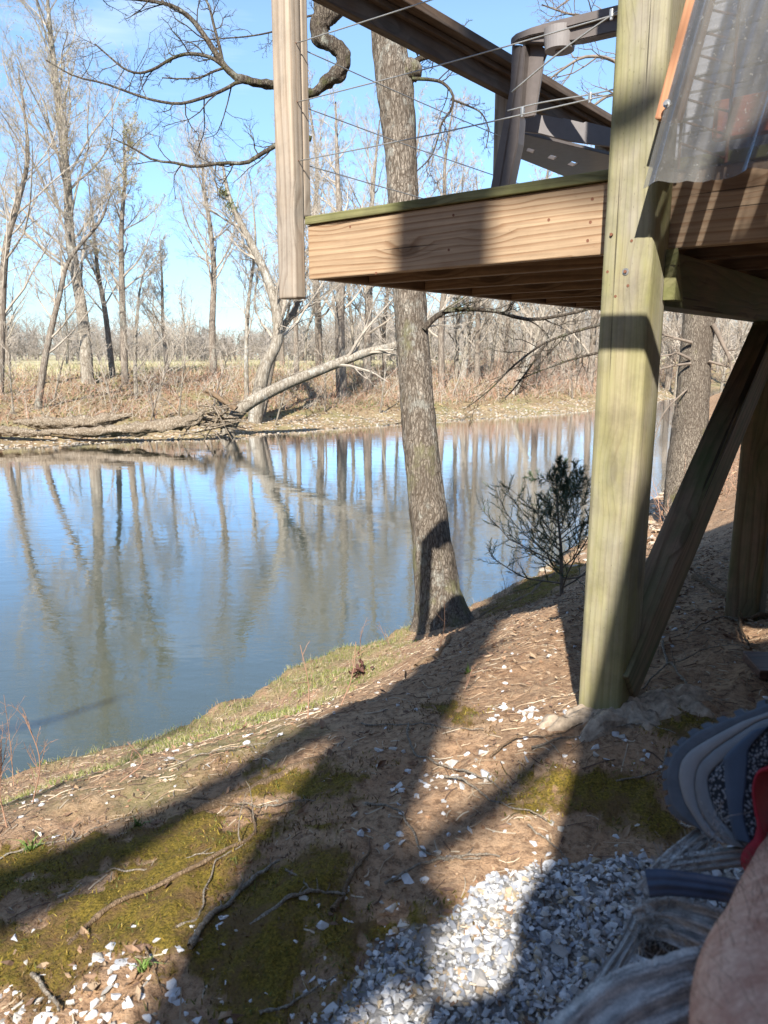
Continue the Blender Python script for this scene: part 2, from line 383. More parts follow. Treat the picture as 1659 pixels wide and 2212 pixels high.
def cyl(name, c, axis, r, h, mat, parent=None, seg=20, r2=None):
    bm = bmesh.new(); bmesh.ops.create_cone(bm, cap_ends=True, segments=seg, radius1=r, radius2=r if r2 is None else r2, depth=h)
    me = bm_me(bm, name, mat); ax = Vector(axis).normalized()
    return new_obj(name, me, parent, Matrix.Translation(Vector(c)) @ ax.to_track_quat('Z', 'Y').to_matrix().to_4x4())
def prism(name, pts, off, mat, parent=None, bev=.003, smooth=False):
    """closed outline (3D points) extruded by vector off"""
    bm = bmesh.new(); vs = [bm.verts.new(Vector(p)) for p in pts]; f = bm.faces.new(vs)
    r = bmesh.ops.extrude_face_region(bm, geom=[f]); nv = [g for g in r['geom'] if isinstance(g, bmesh.types.BMVert)]
    bmesh.ops.translate(bm, verts=nv, vec=Vector(off)); bmesh.ops.recalc_face_normals(bm, faces=bm.faces[:])
    if bev: bmesh.ops.bevel(bm, geom=[e for e in bm.edges if e.calc_face_angle(0) > .6], offset=bev, segments=2, affect='EDGES')
    return new_obj(name, bm_me(bm, name, mat, smooth), parent)

# ================================================================== GROUND
def px_ground(pts): return [hit(*p)[:2] for p in pts]
def inpoly(X, Y, poly):
    ins = np.zeros(X.shape, bool); n = len(poly)
    for i in range(n):
        x1, y1 = poly[i]; x2, y2 = poly[(i+1) % n]
        c = ((y1 > Y) != (y2 > Y)) & (X < (x2-x1)*(Y-y1)/((y2-y1) if y2 != y1 else 1e-9)+x1); ins ^= c
    return ins
# places on the ground, as outlines in metres
MOSSP = [px_ground(p) for p in (
    [(-120, 1900), (60, 1840), (230, 1800), (330, 1770), (520, 1790), (530, 1850), (440, 1960), (400, 2050), (300, 2075), (130, 2060), (40, 2110), (-120, 2110)],
    [(400, 2090), (520, 1980), (560, 1900), (700, 1880), (820, 1890), (900, 1960), (850, 2040), (760, 2110), (700, 2200), (640, 2260), (360, 2260)],
    [(-50, 2090), (120, 2080), (200, 2130), (120, 2200), (-50, 2190)], [(600, 1640), (760, 1650), (820, 1730), (700, 1760), (580, 1730)],
    [(1210, 1720), (1300, 1685), (1400, 1690), (1480, 1720), (1530, 1870), (1380, 1850), (1250, 1830), (1180, 1770)],
    [(1330, 1520), (1430, 1505), (1520, 1560), (1540, 1600), (1400, 1600), (1320, 1560)],
    [(895, 1545), (960, 1515), (1040, 1530), (1020, 1570), (930, 1590)],
    [(1040, 1320), (1110, 1270), (1240, 1210), (1250, 1240), (1150, 1300), (1060, 1340)],
    [(440, 1700), (560, 1650), (620, 1640), (520, 1710), (430, 1730)],
    [(540, 1770), (700, 1790), (720, 1830), (600, 1830)])]
GRASSP = [px_ground(p) for p in (
    [(20, 1670), (200, 1595), (330, 1540), (450, 1500), (600, 1450), (700, 1405), (870, 1340), (890, 1390), (760, 1500), (660, 1560), (570, 1630), (430, 1690), (320, 1735), (150, 1760), (40, 1765)],
    [(-150, 1740), (60, 1660), (60, 1740), (-100, 1800)])]
GRAVELP = px_ground([(690, 2260), (735, 2160), (800, 2085), (880, 2035), (1000, 1965), (1100, 1915), (1170, 1880), (1300, 1845), (1420, 1850), (1560, 1820), (1660, 1790)])
GRAVELP = list(GRAVELP) + [np.array((2.2, 2.0)), np.array((3.0, .2)), np.array((2.0, -1.4)), np.array((.2, -1.4)), np.array((-.35, .4))]
def softmask(X, Y, polys, nsc=7, amp=.22):
    # jittered edge
    jx = X + fbm(X*nsc, Y*nsc, 4)*amp; jy = Y + fbm(X*nsc+50, Y*nsc+9, 4)*amp
    m = np.zeros(X.shape); offs = [(0, 0)] if len(polys) == 1 else [(0, 0), (.05, .02), (-.04, .045), (.01, -.055), (-.055, -.02), (.09, -.06), (-.08, .08)]
    for ox_, oy_ in offs:
        q = np.zeros(X.shape)
        for p in polys: q = np.maximum(q, inpoly(jx+ox_, jy+oy_, p).astype(float))
        m += q/len(offs)
    return m

nr, na = 760, 900
rr = np.concatenate([[0], np.geomspace(.35, 2500, nr)])
aa = np.concatenate([np.linspace(-.62, .62, na), np.linspace(.62, 2*math.pi-.62, 120)[1:-1]])
Rg, Ag = np.meshgrid(rr, aa, indexing='ij'); Xg = Rg*np.sin(Ag); Yg = Rg*np.cos(Ag)
gb, gd, ge = ground_base(Xg, Yg); Zg = gb + micro(Xg, Yg, gd, ge)
mm = np.zeros(Xg.shape); gm = np.zeros(Xg.shape); gv = np.zeros(Xg.shape)
sel = Rg < 12
mm[sel] = softmask(Xg[sel], Yg[sel], MOSSP, 7, .34)*np.clip(fbm(Xg[sel]*11, Yg[sel]*11, 4)*6+1.7, 0, 1); gm[sel] = softmask(Xg[sel], Yg[sel], GRASSP, 5, .45)*np.clip(fbm(Xg[sel]*4, Yg[sel]*4, 4)*5+.9, 0, 1); gv[sel] = softmask(Xg[sel], Yg[sel], [GRAVELP], 9, .08)
Zg = Zg + mm*(.008+.012*np.clip(fbm(Xg*14, Yg*14, 3)+.3, 0, 1))
# masks kept on the mesh: red = moss, green = grassy, blue = distance class (0 near bank, .5 far bank, 1 field)
nA = len(aa); idx = np.arange((nr+1)*nA).reshape(nr+1, nA)
a = idx[:-1]; b_ = idx[1:]
Q = np.stack([a, b_, np.roll(b_, -1, 1), np.roll(a, -1, 1)], -1).reshape(-1, 4)
far = np.where(ge > gd, 1, 0)*(ge > -4)
fieldm = np.clip((ge-10)/5, 0, 1)*far
cols = np.stack([mm, gm, np.clip(far*.5+fieldm*.5, 0, 1), gv], -1).reshape(-1, 4)
b = NB('ground_soil'); vc = b.n.new('ShaderNodeVertexColor'); vc.layer_name = 'tint'; sx = b('SeparateColor', i0=vc.outputs[0])
v = b.coord('Object')
n1 = b.noise(v, 5, 6, .65); n2 = b.noise(v, 45, 6, .75); n3 = b.noise(v, 170, 4, .7)
soil = b.mix(b.ramp(n1, [(.35, 0.), (.65, 1.)]), (.39, .235, .135), (.52, .35, .215))
soil = b.mix(b.ramp(n2, [(.38, .75), (.55, 0.)]), soil, (.13, .075, .045))
soil = b.mix(b.ramp(n3, [(.58, 0.), (.72, .6)]), soil, (.52, .42, .31))
spk = b('TexVoronoi', Vector=b.coord('Object', (1, 1.6, 1)), Scale=130.0)
soil = b.mix(b.ramp(spk.outputs['Distance'], [(0.1, .55), (.22, 0.)]), soil, (.09, .055, .035))
moss = b.mix(b.ramp(n3, [(.35, 0.), (.65, 1.)]), (.06, .05, .012), (.27, .19, .035))
moss = b.mix(b.ramp(b.noise(v, 13, 5, .7), [(.45, 0.), (.62, .8)]), moss, (.17, .10, .05))
grs = b.mix(b.ramp(n2, [(.35, 0.), (.65, 1.)]), (.19, .18, .055), (.34, .27, .15))
grs = b.mix(b.ramp(n3, [(.5, 0.), (.7, .6)]), grs, (.32, .24, .15))
nf = b.noise(v, .9, 6, .7); nf2 = b.noise(v, 6, 5, .7)
fb = b.mix(b.ramp(nf, [(.35, 0.), (.65, 1.)]), (.24, .165, .10), (.34, .27, .15))
fb = b.mix(b.ramp(nf2, [(.5, 0.), (.62, .7)]), fb, (.10, .065, .04))
fb = b.mix(b.ramp(b.noise(v, .5, 3), [(.52, 0.), (.66, .45)]), fb, (.16, .17, .06))
fld = b.mix(b.ramp(b.noise(b.coord('Object', (.3, 1, 1)), .25, 5, .6), [(.42, 0.), (.6, 1.)]), (.46, .38, .23), (.33, .32, .17))
sepp = b('SeparateXYZ', Vector=v)
bedf = b.ramp(b.math('ADD', sepp.outputs[2], 3.3), [(.29, 1.), (.43, 0.)])
col = b.mix(b.ramp(b.math('ADD', sx.outputs[0], b.math('MULTIPLY', b.math('SUBTRACT', n2, .5), 1.3)), [(.35, 0.), (.62, 1.)]), soil, moss); col = b.mix(vc.outputs[1], col, b.mix(n3, (.20, .185, .17), (.34, .33, .32))); col = b.mix(b.math('MULTIPLY', sx.outputs[1], .8), col, grs)
col = b.mix(b.ramp(sx.outputs[2], [(.1, 0.), (.45, 1.)]), col, fb)
col = b.mix(b.ramp(sx.outputs[2], [(.55, 0.), (.95, 1.)]), col, fld)
peb = b('TexVoronoi', Vector=b.coord('Object'), Scale=3.2)
bedc = b.mix(b.ramp(peb.outputs['Distance'], [(.1, 1.), (.6, 0.)]), (.085, .09, .045), (.25, .225, .13))
bedc = b.mix(b.ramp(n1, [(.4, 0.), (.6, .6)]), bedc, (.10, .11, .05))
col = b.mix(bedf, col, bedc)
hh = b.math('ADD', b.math('MULTIPLY', n2, 1.0), b.math('MULTIPLY', n3, .5))
b.bump(hh, .9, .012)
M['ground'] = b.done(col, .95, .1)
gme = np_mesh('ground', np.stack([Xg, Yg, Zg], -1).reshape(-1, 3), Q, M['ground'], True, cols)
gro = new_obj('ground', gme); tag(gro, 'sandy brown river bank sloping down to the water, river bed and field beyond', 'ground', kind='structure')

# ------------------------------------------------------------------ water
b = NB('river_water'); b.n.remove(b.b)
v = b.coord('Object', (1, 1, 1)); w1 = b.noise(b.coord('Object', (.8, 1.7, 1)), 5.5, 3, .55, .3); w2 = b.noise(b.coord('Object', (1, 2.2, 1)), 1.1, 3, .5, .2); w3 = b.noise(v, 22, 2, .5)
pn = b.ramp(b.noise(v, .35, 3), [(.42, .35), (.62, 1.)])
h = b.math('ADD', b.math('MULTIPLY', b.math('ADD', b.math('MULTIPLY', w1, .0045), b.math('MULTIPLY', w3, .0014)), pn), b.math('MULTIPLY', w2, .009))
bp = b('Bump', Strength=.42, Distance=1.0, Height=h)
fr = b('Fresnel', IOR=1.33, Normal=bp.outputs[0])
gl = b('BsdfGlossy', Color=(.95, .97, 1, 1), Roughness=.004, Normal=bp.outputs[0])
tr = b('BsdfTransparent', Color=(.50, .56, .44, 1)); df = b('BsdfDiffuse', Color=(.14, .17, .125, 1))
m1 = b.n.new('ShaderNodeMixShader'); m1.inputs[0].default_value = .42; b.l.new(tr.outputs[0], m1.inputs[1]); b.l.new(df.outputs[0], m1.inputs[2])
m2 = b.n.new('ShaderNodeMixShader'); frb = b.math('ADD', b.math('MULTIPLY', fr.outputs[0], 2.0), .05, True)
b.l.new(frb, m2.inputs[0]); b.l.new(m1.outputs[0], m2.inputs[1]); b.l.new(gl.outputs[0], m2.inputs[2]); b.l.new(m2.outputs[0], b.out.inputs[0])
wy = np.geomspace(1, 260, 40)
VW = [(-260, -60, WATER), (300, -60, WATER), (300, 260, WATER), (-260, 260, WATER)]
wme = np_mesh('river_water', VW, np.array([[0, 1, 2, 3]]), b.m); wo = new_obj('water', wme); tag(wo, 'calm green river reflecting blue sky and bare trees', 'river', kind='structure')

# ================================================================== DECK
ZT = .475; ZF0, ZF1 = .262, .443; NF = 2.015; NB_ = 4.6
A0 = acoord(dk(0, 0, 0) + np.array([-.275, 2.80, 0]))           # left end of the front board
A1 = 4.2
deck = thing('wooden_deck', dk(.9, 2.1, -1.0), 'raised wooden deck with brown front board, mossy green edge board and dark joists beneath', 'deck')
AP0, AP1 = acoord(at_n(1289, 765, 1.90)), 0
AP1 = AP0 + .125
bd = lambda n, a0, n0, z0, a1, n1, z1, w, h, side, m, p=None, **k: board(n, dk(a0, n0, z0), dk(a1, n1, z1), w, h, side, m, p, **k)
zc, hc = (ZF0+ZF1)/2, ZF1-ZF0
bd('front_board', A0, NF+.019, zc, AP0-.006+.02, NF+.019, zc, .038, hc, D2, M['fascia'], deck)
bd('front_board', AP1-.012, NF+.019, zc, A1, NF+.019, zc, .038, hc, D2, M['fascia'], deck)
bd('side_board', A0+.019, NF+.041, zc, A0+.019, NB_, zc, .038, hc, D1, M['under'], deck)
for i in range(7):
    n = NF+.30+i*.36
    bd('joist', A0+.041, n, zc-.002, A1, n, zc-.002, .038, hc-.006, D2, M['under'], deck)
# deck boards run along the front board
k = 0; n = NF-.012
while n < NB_:
    m = M['edge'] if k == 0 else M['under']
    bd('deck_board', A0-.012 if k else A0-.004, n+.07, ZF1+.0155, A1, n+.07, ZF1+.0155, .136, .027, D2, m, deck, bev=.003)
    n += .142; k += 1
gA = AP1-.045
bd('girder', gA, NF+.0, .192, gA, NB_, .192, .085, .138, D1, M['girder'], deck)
# little green block beside the post
prism('wedge_block', [dk(AP1+.001, NF-.02, .26), dk(AP1+.001, NF-.02, .135), dk(AP1+.001, NF+.05, .135)], -D1*.03, M['edge'], deck, bev=.001)
# nails along the front board
for (x, y) in ((813, 590), (980, 465), (970, 540), (757, 490), (1280, 430), (1276, 480), (1270, 520), (1186, 475), (640, 560)):
    if x < 700: continue
    P = at_n(x, y, NF); cyl('nail_head', P-D2*.0005, D2, .0042, .003, M['rust'], deck, 10)

# main post (big, greenish)
mp0 = dk((AP0+AP1)/2, 1.90+.0625, 0)
mpost = thing('deck_post', mp0+UP*-1.1, 'thick green tinged square post standing in a concrete footing', 'post')
def post_mesh(w, h, z0, z1, bev, amp, seed, nz=90, exp=9):
    # square section with worn round corners and slightly wavy faces; local x = vertical
    n = 48; th = np.arange(n)*2*np.pi/n + .001
    c, s = np.cos(th), np.sin(th); k_ = (np.abs(c)**exp+np.abs(s)**exp)**(-1/exp)
    zz = np.linspace(z0, z1, nz); V = []
    for z in zz:
        r = 1 + amp*(vnoise(th*3/np.pi*2+seed, np.full(n, z*2.2))-.5) + amp*.35*(vnoise(th*9+seed, np.full(n, z*9))-.5)
        V.append(np.stack([np.full(n, z), c*k_*w/2*r, s*k_*h/2*r], -1))
    V = np.array(V).reshape(-1, 3); idx = np.arange(nz*n).reshape(nz, n); a = idx[:-1]; b2 = idx[1:]
    q = np.stack([a, np.roll(a, -1, 1), np.roll(b2, -1, 1), b2], -1).reshape(-1, 4)
    V = np.vstack([V, [z0, 0, 0], [z1, 0, 0]]); ar = np.arange(n); m = len(V)
    t = np.vstack([np.stack([np.full(n, m-2), (ar+1) % n, ar], 1), np.stack([np.full(n, m-1), (nz-1)*n+ar, (nz-1)*n+(ar+1) % n], 1)])
    return V, [q, t]
def post_obj(name, base, w, h, z0, z1, mat, parent, amp=.02, seed=0., bev=.01, exp=9, nz=90, lean=None):
    V, Fc = post_mesh(w, h, z0, z1, bev, amp, seed, nz, exp); me = np_mesh(name, V, Fc, mat, True)
    x = Vector((0, 0, 1)) if lean is None else Vector(lean).normalized(); y = Vector(-D1); y = (y-x*y.dot(x)).normalized(); z = x.cross(y)
    return new_obj(name, me, parent, Matrix.Translation(Vector(base)) @ Matrix((x, y, z)).transposed().to_4x4())
post_obj('timber', mp0, .125, .125, -1.2, 2.6, M['post'], mpost, .018, 3., exp=14, nz=160)
for (x, y) in ((1352, 587), (1322, 507)):
    P = at_n(x, y, 1.9); cyl('washer', P-D2*.001, D2, .0085 if x > 1340 else .003, .004, M['steel'], mpost, 16)
    cyl('bolt_head', P-D2*.004, D2, .004, .006, M['rust'], mpost, 6)
for (x, y) in ((1365, 520), (1313, 587), (1330, 640), (1357, 617)):
    P = at_n(x, y, 1.9); cyl('nail_head', P-D2*.0008, D2, .0035, .003, M['rust'], mpost, 8)

# corner post at the left end, notched over the deck edge
cb = at_n(663, 600, NF); cA = acoord(cb)      # right rear corner of the lower part
cpost = thing('corner_post', dk(cA-.045, NF-.03, .2), 'pale grey square post at the left corner of the deck', 'post')
post_obj('timber', dk(cA-.0445, NF-.0305, 0), .088, .057, .196, 1.262, M['greypost'], cpost, .004, 6., exp=8, nz=140)
post_obj('rear_half', dk(cA-.0445, NF+.0135, 0), .086, .034, ZT-.002, 1.26, M['greypost'], cpost, .003, 6., exp=10)
CPN = NF+.01
# second and third rail posts
for nn, lab in ((3.42, 'weathered square rail post behind the brown plastic chair leg'), (4.55, 'weathered square rail post at the far end of the deck rail')):
    t_ = thing('rail_post', dk(cA-.03, nn, .2), lab, 'post')
    post_obj('timber', dk(cA-.035, nn, 0),   .088, .088, .45, 1.262, M['greypost'], t_, .012, nn, exp=8)
# handrail on the left side of the deck
q0 = -cA
hr = thing('handrail', dk(cA, 3.2, 1.17), 'dark weathered wooden handrail running back along the river side of the deck', 'railing')
aR = cA-.02
bd('lower_rail', aR+.032, CPN+.0455, 1.215, aR+.032, 4.75, 1.215, .038, .089, D1, M['rail'], hr)
bd('cap_rail', aR+.035, CPN-.07, 1.283, aR+.035, 4.8, 1.283, .16, .038, D1, M['rail'], hr)
bd('fillet_strip', aR+.064, CPN+.05, 1.25, aR+.064, 4.7, 1.25, .022, .022, D1, M['rail'], hr)

# steel cables, front run (3) and side run (3)
cabz = (.650, .835, 1.015)
for i, z in enumerate(cabz):
    which = ('lowest', 'middle', 'top')[i]
    cfr = thing('steel_cable', dk(cA, NF, z), f'{which} of three steel cables from the corner post to the thick post', 'cable', None)
    p0 = dk(cA+.004, NF-.03, z); p1 = dk(AP0-.0, NF+.02, z+.01)
    mid = (p0+p1)/2 - UP*.006
    tube_obj('strand', [p0, mid, p1], .0021, M['cable'], cfr, 8, 20)
    if i < 2:
        # doubled end with clamps
        f = lambda s, dz=0, dn=0: p0*(1-s)+p1*s + UP*dz + D2*dn
        if i == 0:
            tube_obj('cable_tail', [f(.99, .010), f(.9, .010), f(.78, .016), f(.69, .014)], .002, M['cable'], cfr, 6, 16)
        else:
            tube_obj('cable_tail', [f(1.0, .012), f(.95, .004), f(.82, -.055), f(.70, -.125)], .0023, M['cable'], cfr, 6, 16)
        for s in ((.9, .73) if i == 0 else (.94,)):
            c_ = f(s, .004); cl = board('clamp', c_-UP*.009, c_+UP*.011, .009, .008, D1, M['steel'], cfr, bev=.002)
            cyl('clamp_nut', c_-UP*.011, UP, .004, .006, M['steel'], cl.parent, 6)
    # eye screw at the corner post
    tube_obj('eye_screw', [p0-(-D1)*.03-UP*.002, p0-(-D1)*.012+UP*.004, p0], .002, M['rust'], cfr, 6, 8)
    csd = thing('steel_cable', dk(cA, NF+.1, z), f'{which} of three steel cables from the corner post back to the rail post', 'cable', None)
    tube_obj('strand', [dk(aR, CPN+.02, z), dk(aR, 2.9, z-.008), dk(aR, 4.55, z)], .0021, M['cable'], csd, 8, 20)

# back post under the deck and diagonal brace
bp_ = dk(AP1-.06, 0, 0)
bn = 3.30
P = at(1610, 1310, 3.12)
bpost = thing('deck_post', (P[0], P[1], -1.1), 'shaded square deck post farther back at the right edge, behind the diagonal brace', 'post')
post_obj('timber', (P[0], P[1], 0), .13, .13, -1.25, .12, M['brace'], bpost, .01, 9., exp=12)
br = thing('diagonal_brace', dk(AP1-.05, 2.05, -.95), 'heavy slanting timber brace rising from the foot of the thick post to the girder', 'brace')
def atP(x, y, n_off):      # on the vertical plane a = const through the post
    r = ray(x, y); aC = AP1-.03+n_off; return r*(aC/acoord(r))
b0, b1 = atP(1388, 1350, .0), atP(1690, 645, .0)
d_ = b1-b0; b0 = b0-d_*.13
board('timber', b0, b1+d_*.02, .088, .125, D1, M['brace'], br, bev=.006)

# ------------------------------------------------------------------ corrugated sheet, batten, screw, rusty mesh, siding behind
NP = 1.80
s0 = at_n(1389, 408, NP); s1 = at_n(1502, 0, NP); upv = nrm(s1-s0); rt = -D1
sheet = thing('corrugated_sheet', s0, 'dirty clear corrugated plastic sheet leaning beside the thick post, top right', 'plastic sheet')
uu = np.linspace(0, 1.0, 420); vvv = np.linspace(0, 1.6, 60)
def prof(u):
    p = np.zeros_like(u)
    for c0 in np.arange(.035, 1.2, .195): p += .012*np.exp(-((u-c0)/.02)**2)
    for c0 in np.arange(.10, 1.2, .195): p += .005*np.exp(-((u-c0)/.012)**2) + .004*np.exp(-((u-c0-.05)/.010)**2)
    return p
U, Vv = np.meshgrid(uu, vvv, indexing='ij')
edge = (np.sin(U*31)*.004+prof(U)*.55)*(Vv < .03)
Pp = s0 + U[..., None]*rt + Vv[..., None]*upv - D2*(prof(U)+.004*np.sin(Vv*5+U*3))[..., None] + (edge[..., None])*UP
i2 = np.arange(U.size).reshape(U.shape); q = np.stack([i2[:-1, :-1], i2[1:, :-1], i2[1:, 1:], i2[:-1, 1:]], -1).reshape(-1, 4)
V2 = Pp.reshape(-1, 3); m_ = len(V2); V2b = V2 + D2*.0012
b = NB('clear_plastic'); b.n.remove(b.b)
v = b.coord('Object'); nn1 = b.noise(v, 6, 6, .7); nn2 = b.noise(v, 90, 5, .75)
dirt = b.math('ADD', b.ramp(nn1, [(.35, .20), (.7, .38)]), b.ramp(nn2, [(.60, 0.), (.68, .35)]), True)
tr = b('BsdfTransparent', Color=(.86, .87, .90, 1)); gl = b('BsdfGlossy', Color=(.9, .9, .92, 1), Roughness=.12)
df = b('BsdfDiffuse', Color=(.50, .49, .46, 1)); tl = b('BsdfTranslucent', Color=(.5, .49, .46, 1))
ma = b.n.new('ShaderNodeMixShader'); ma.inputs[0].default_value = .4; b.l.new(df.outputs[0], ma.inputs[1]); b.l.new(tl.outputs[0], ma.inputs[2])
mb = b.n.new('ShaderNodeMixShader'); b.l.new(dirt, mb.inputs[0]); b.l.new(tr.outputs[0], mb.inputs[1]); b.l.new(ma.outputs[0], mb.inputs[2])
mc = b.n.new('ShaderNodeMixShader'); fr = b('Fresnel', IOR=1.4); b.l.new(fr.outputs[0], mc.inputs[0]); b.l.new(mb.outputs[0], mc.inputs[1]); b.l.new(gl.outputs[0], mc.inputs[2])
b.l.new(mc.outputs[0], b.out.inputs[0]); M['clear'] = b.m
new_obj('panel', np_mesh('panel', np.vstack([V2, V2b]), np.vstack([q, q[:, ::-1]+m_]), M['clear'], True), sheet)
P = at_n(1442, 225, NP) - D2*.004
cyl('washer', P, D2, .0085, .003, M['steel'], sheet); cyl('screw_head', P-D2*.004, D2, .0048, .008, M['steel'], sheet, 6)
bt0, bt1 = at_n(1443, 262, NP+.03), at_n(1530, -60, NP+.03)
bat = thing('batten', bt0, 'orange brown wooden batten behind the left edge of the clear sheet', 'board')
board('timber', bt0, bt1, .052, .036, rt, M['batten'], bat)
# rusty welded mesh
ms = thing('wire_mesh', at_n(1475, 60, 1.93), 'rusty welded wire mesh between the thick post and the batten', 'wire mesh')
Pm, Rm = [], []
for k in range(16):
    z = .5+k*.05; Pm.append(np.linspace(dk(AP1+.02, 1.99, z), dk(AP1+.13, 1.99, z-.05), 4)); Rm.append([.003]*4)
for k in range(2):
    a_ = AP1+.02+k*.11; Pm.append(np.linspace(dk(a_, 1.985, .44), dk(a_, 1.985, 1.4), 4)); Rm.append([.004]*4)
V3, Q3 = tubes(np.array(Pm), np.array(Rm), 5); new_obj('wires', np_mesh('wires', V3, Q3, M['rust']), ms)
bd('siding_trim', 0, 2.5, 0, 0, 2.5, .1, .01, .01, D1, M['siding']) if 0 else None
rw = thing('railing_board', dk(AP1+.02, 2.1, .55), 'reddish board seen through the clear sheet above the deck', 'board')
bd('timber', AP1+.05, 2.14, .575, A1-.5, 2.14, .575, .038, .09, D2, M['redrail'], rw)
SWB = 1
sw = thing('siding_wall', dk(AP1+.6, 2.6, ZT), 'blue grey lap siding wall standing on the deck behind the clear sheet', 'wall')
AW = acoord(at_n(1425, 200, 2.56))
board('backing', dk(AW, 2.60, ZT+1.0), dk(A1-.2, 2.60, ZT+1.0), .02, 1.95, D2, M['siding'], sw)
for i in range(16):
    z = ZT+.06+i*.115; board('siding_board', dk(AW, 2.56, z), dk(A1-.2, 2.56, z), .02, .108, D2, M['siding'], sw)

# ------------------------------------------------------------------ plastic chair on the deck
def PN(x, y, n): return at_n(x, y, n)
ch = thing('patio_chair', dk(.0, 0, 0)+at_n(1080, 395, 2.72)+UP*-.1, 'brown plastic patio chair with a cup holder in its arm, standing on the deck', 'chair')
nc = 2.72
s_ = .206; ox, oy = 1850/1.8445, 0
def cpx(x, y): return (ox+x*s_, oy+y*s_)
def poly(pts, n): return [PN(*cpx(*p), n) for p in pts]
zdk = ZT+.001
def to_deck(P0, P1, z):   # extend the line P0->P1 down to height z
    t = (z-P0[2])/(P1[2]-P0[2]); return P0+(P1-P0)*t
tl_, tr_ = PN(*cpx(497, 470), nc), PN(*cpx(600, 470), nc); bl_, br_ = PN(*cpx(262, 1940), nc), PN(*cpx(372, 1930), nc)
prism('leg', [tl_, PN(*cpx(480, 900), nc), to_deck(tl_, bl_, zdk), to_deck(tr_, br_, zdk), PN(*cpx(545, 900), nc), tr_], D2*.012, M['plastic'], ch)
prism('leg_web', [PN(*cpx(602, 470), nc+.002), PN(*cpx(545, 900), nc+.002), to_deck(tr_+D2*.002, br_+D2*.002, zdk), to_deck(PN(*cpx(640, 470), nc+.002), PN(*cpx(440, 1930), nc+.002), zdk), PN(*cpx(560, 1500), nc+.002), PN(*cpx(640, 470), nc+.002)], D2*.05, M['plastic'], ch)
prism('leg_panel', [PN(*cpx(*p), nc+.035) for p in ((630, 460), (560, 1250), (740, 1215), (790, 900), (830, 640), (870, 540), (800, 470))], D2*.012, M['plastic'], ch)
# arm: a curved band with depth
armo = [(485, 400), (540, 350), (700, 285), (900, 225), (1200, 150), (1600, 50), (1900, -20), (1900, 190), (1600, 150), (1200, 250), (900, 330), (680, 375), (560, 420), (497, 470), (483, 470)]
prism('arm', [PN(*cpx(*p), nc-.02) for p in armo], D2*.015, M['plastic'], ch)
top = [(490, 400), (900, 250), (1300, 190), (1900, 60)]
prism('arm_underside', [PN(*cpx(*p), nc-.003) for p in ((500, 420), (700, 330), (1200, 240), (1900, 100), (1900, 300), (1560, 335), (1190, 420), (880, 450), (600, 440))], D2*.05, M['plastic'], ch)
cc_ = PN(*cpx(1000, 480), nc+.02)
cup = cyl('cup_holder', cc_+UP*.018, UP, .052, .07, M['plasticpale'], ch, 32, .060)
cyl('cup_holder_rim', cc_-UP*.0185, UP, .016, .004, M['plastic'], cup.parent, 20)
# front apron going back to the right
ad = np.array([.896, .444, 0]); ap0 = PN(*cpx(560, 1300), nc+.06)
def ap(x, y):
    r = ray(*cpx(x, y)); nn = np.array([-.444, .896, 0]); return r*((ap0 @ nn)/(r @ nn))
apo = [(560, 1230), (760, 1195), (830, 1215), (840, 1205), (1030, 1245), (1045, 1238), (1260, 1290), (1275, 1275), (1500, 1330), (1900, 1450), (1900, 1590), (1490, 1530), (1100, 1480), (800, 1400), (560, 1370), (510, 1420)]
prism('seat_apron', [ap(*p) for p in apo], np.array([-.444, .896, 0])*.012, M['plasticpale'], ch, bev=.001)
# seat: slab behind the apron, with slots (built as strips)
zs = ap0[2]+.0
sa, sb = at_z(*cpx(560, 1390), zs), at_z(*cpx(480, 1625), zs)
d2u = D2; wid = .62
strips = [(0, .10), (.115, .42), (.435, .74), (.755, 1.0)]
zlow = np.array([0, 0, -.0])
def quadslab(name, p, q_, r_, s__, th): prism(name, [p, q_, r_, s__], UP*th, M['plastic'], ch, bev=.0015)
e0 = sb; far_dir = D2
near_dir = nrm(np.array([.80, .60, 0]))
def seatpt(u, w): return (sa*(1-w)+sb*w) + (near_dir*(1-w)+far_dir*w)*u
ribs = [0, .10, .155, .27, .325, .44, .495, .75]
w0, w1 = .47, .62
quadslab('seat', seatpt(0, 0), seatpt(.75, 0), seatpt(.75, w0), seatpt(0, w0), .014)
quadslab('seat_edge', seatpt(0, w1), seatpt(.75, w1), seatpt(.75, 1), seatpt(0, 1), .02)
for i in range(0, 8, 2): quadslab('seat_rib', seatpt(ribs[i], w0-.01), seatpt(ribs[i+1], w0-.01), seatpt(ribs[i+1], w1+.01), seatpt(ribs[i], w1+.01), .012)

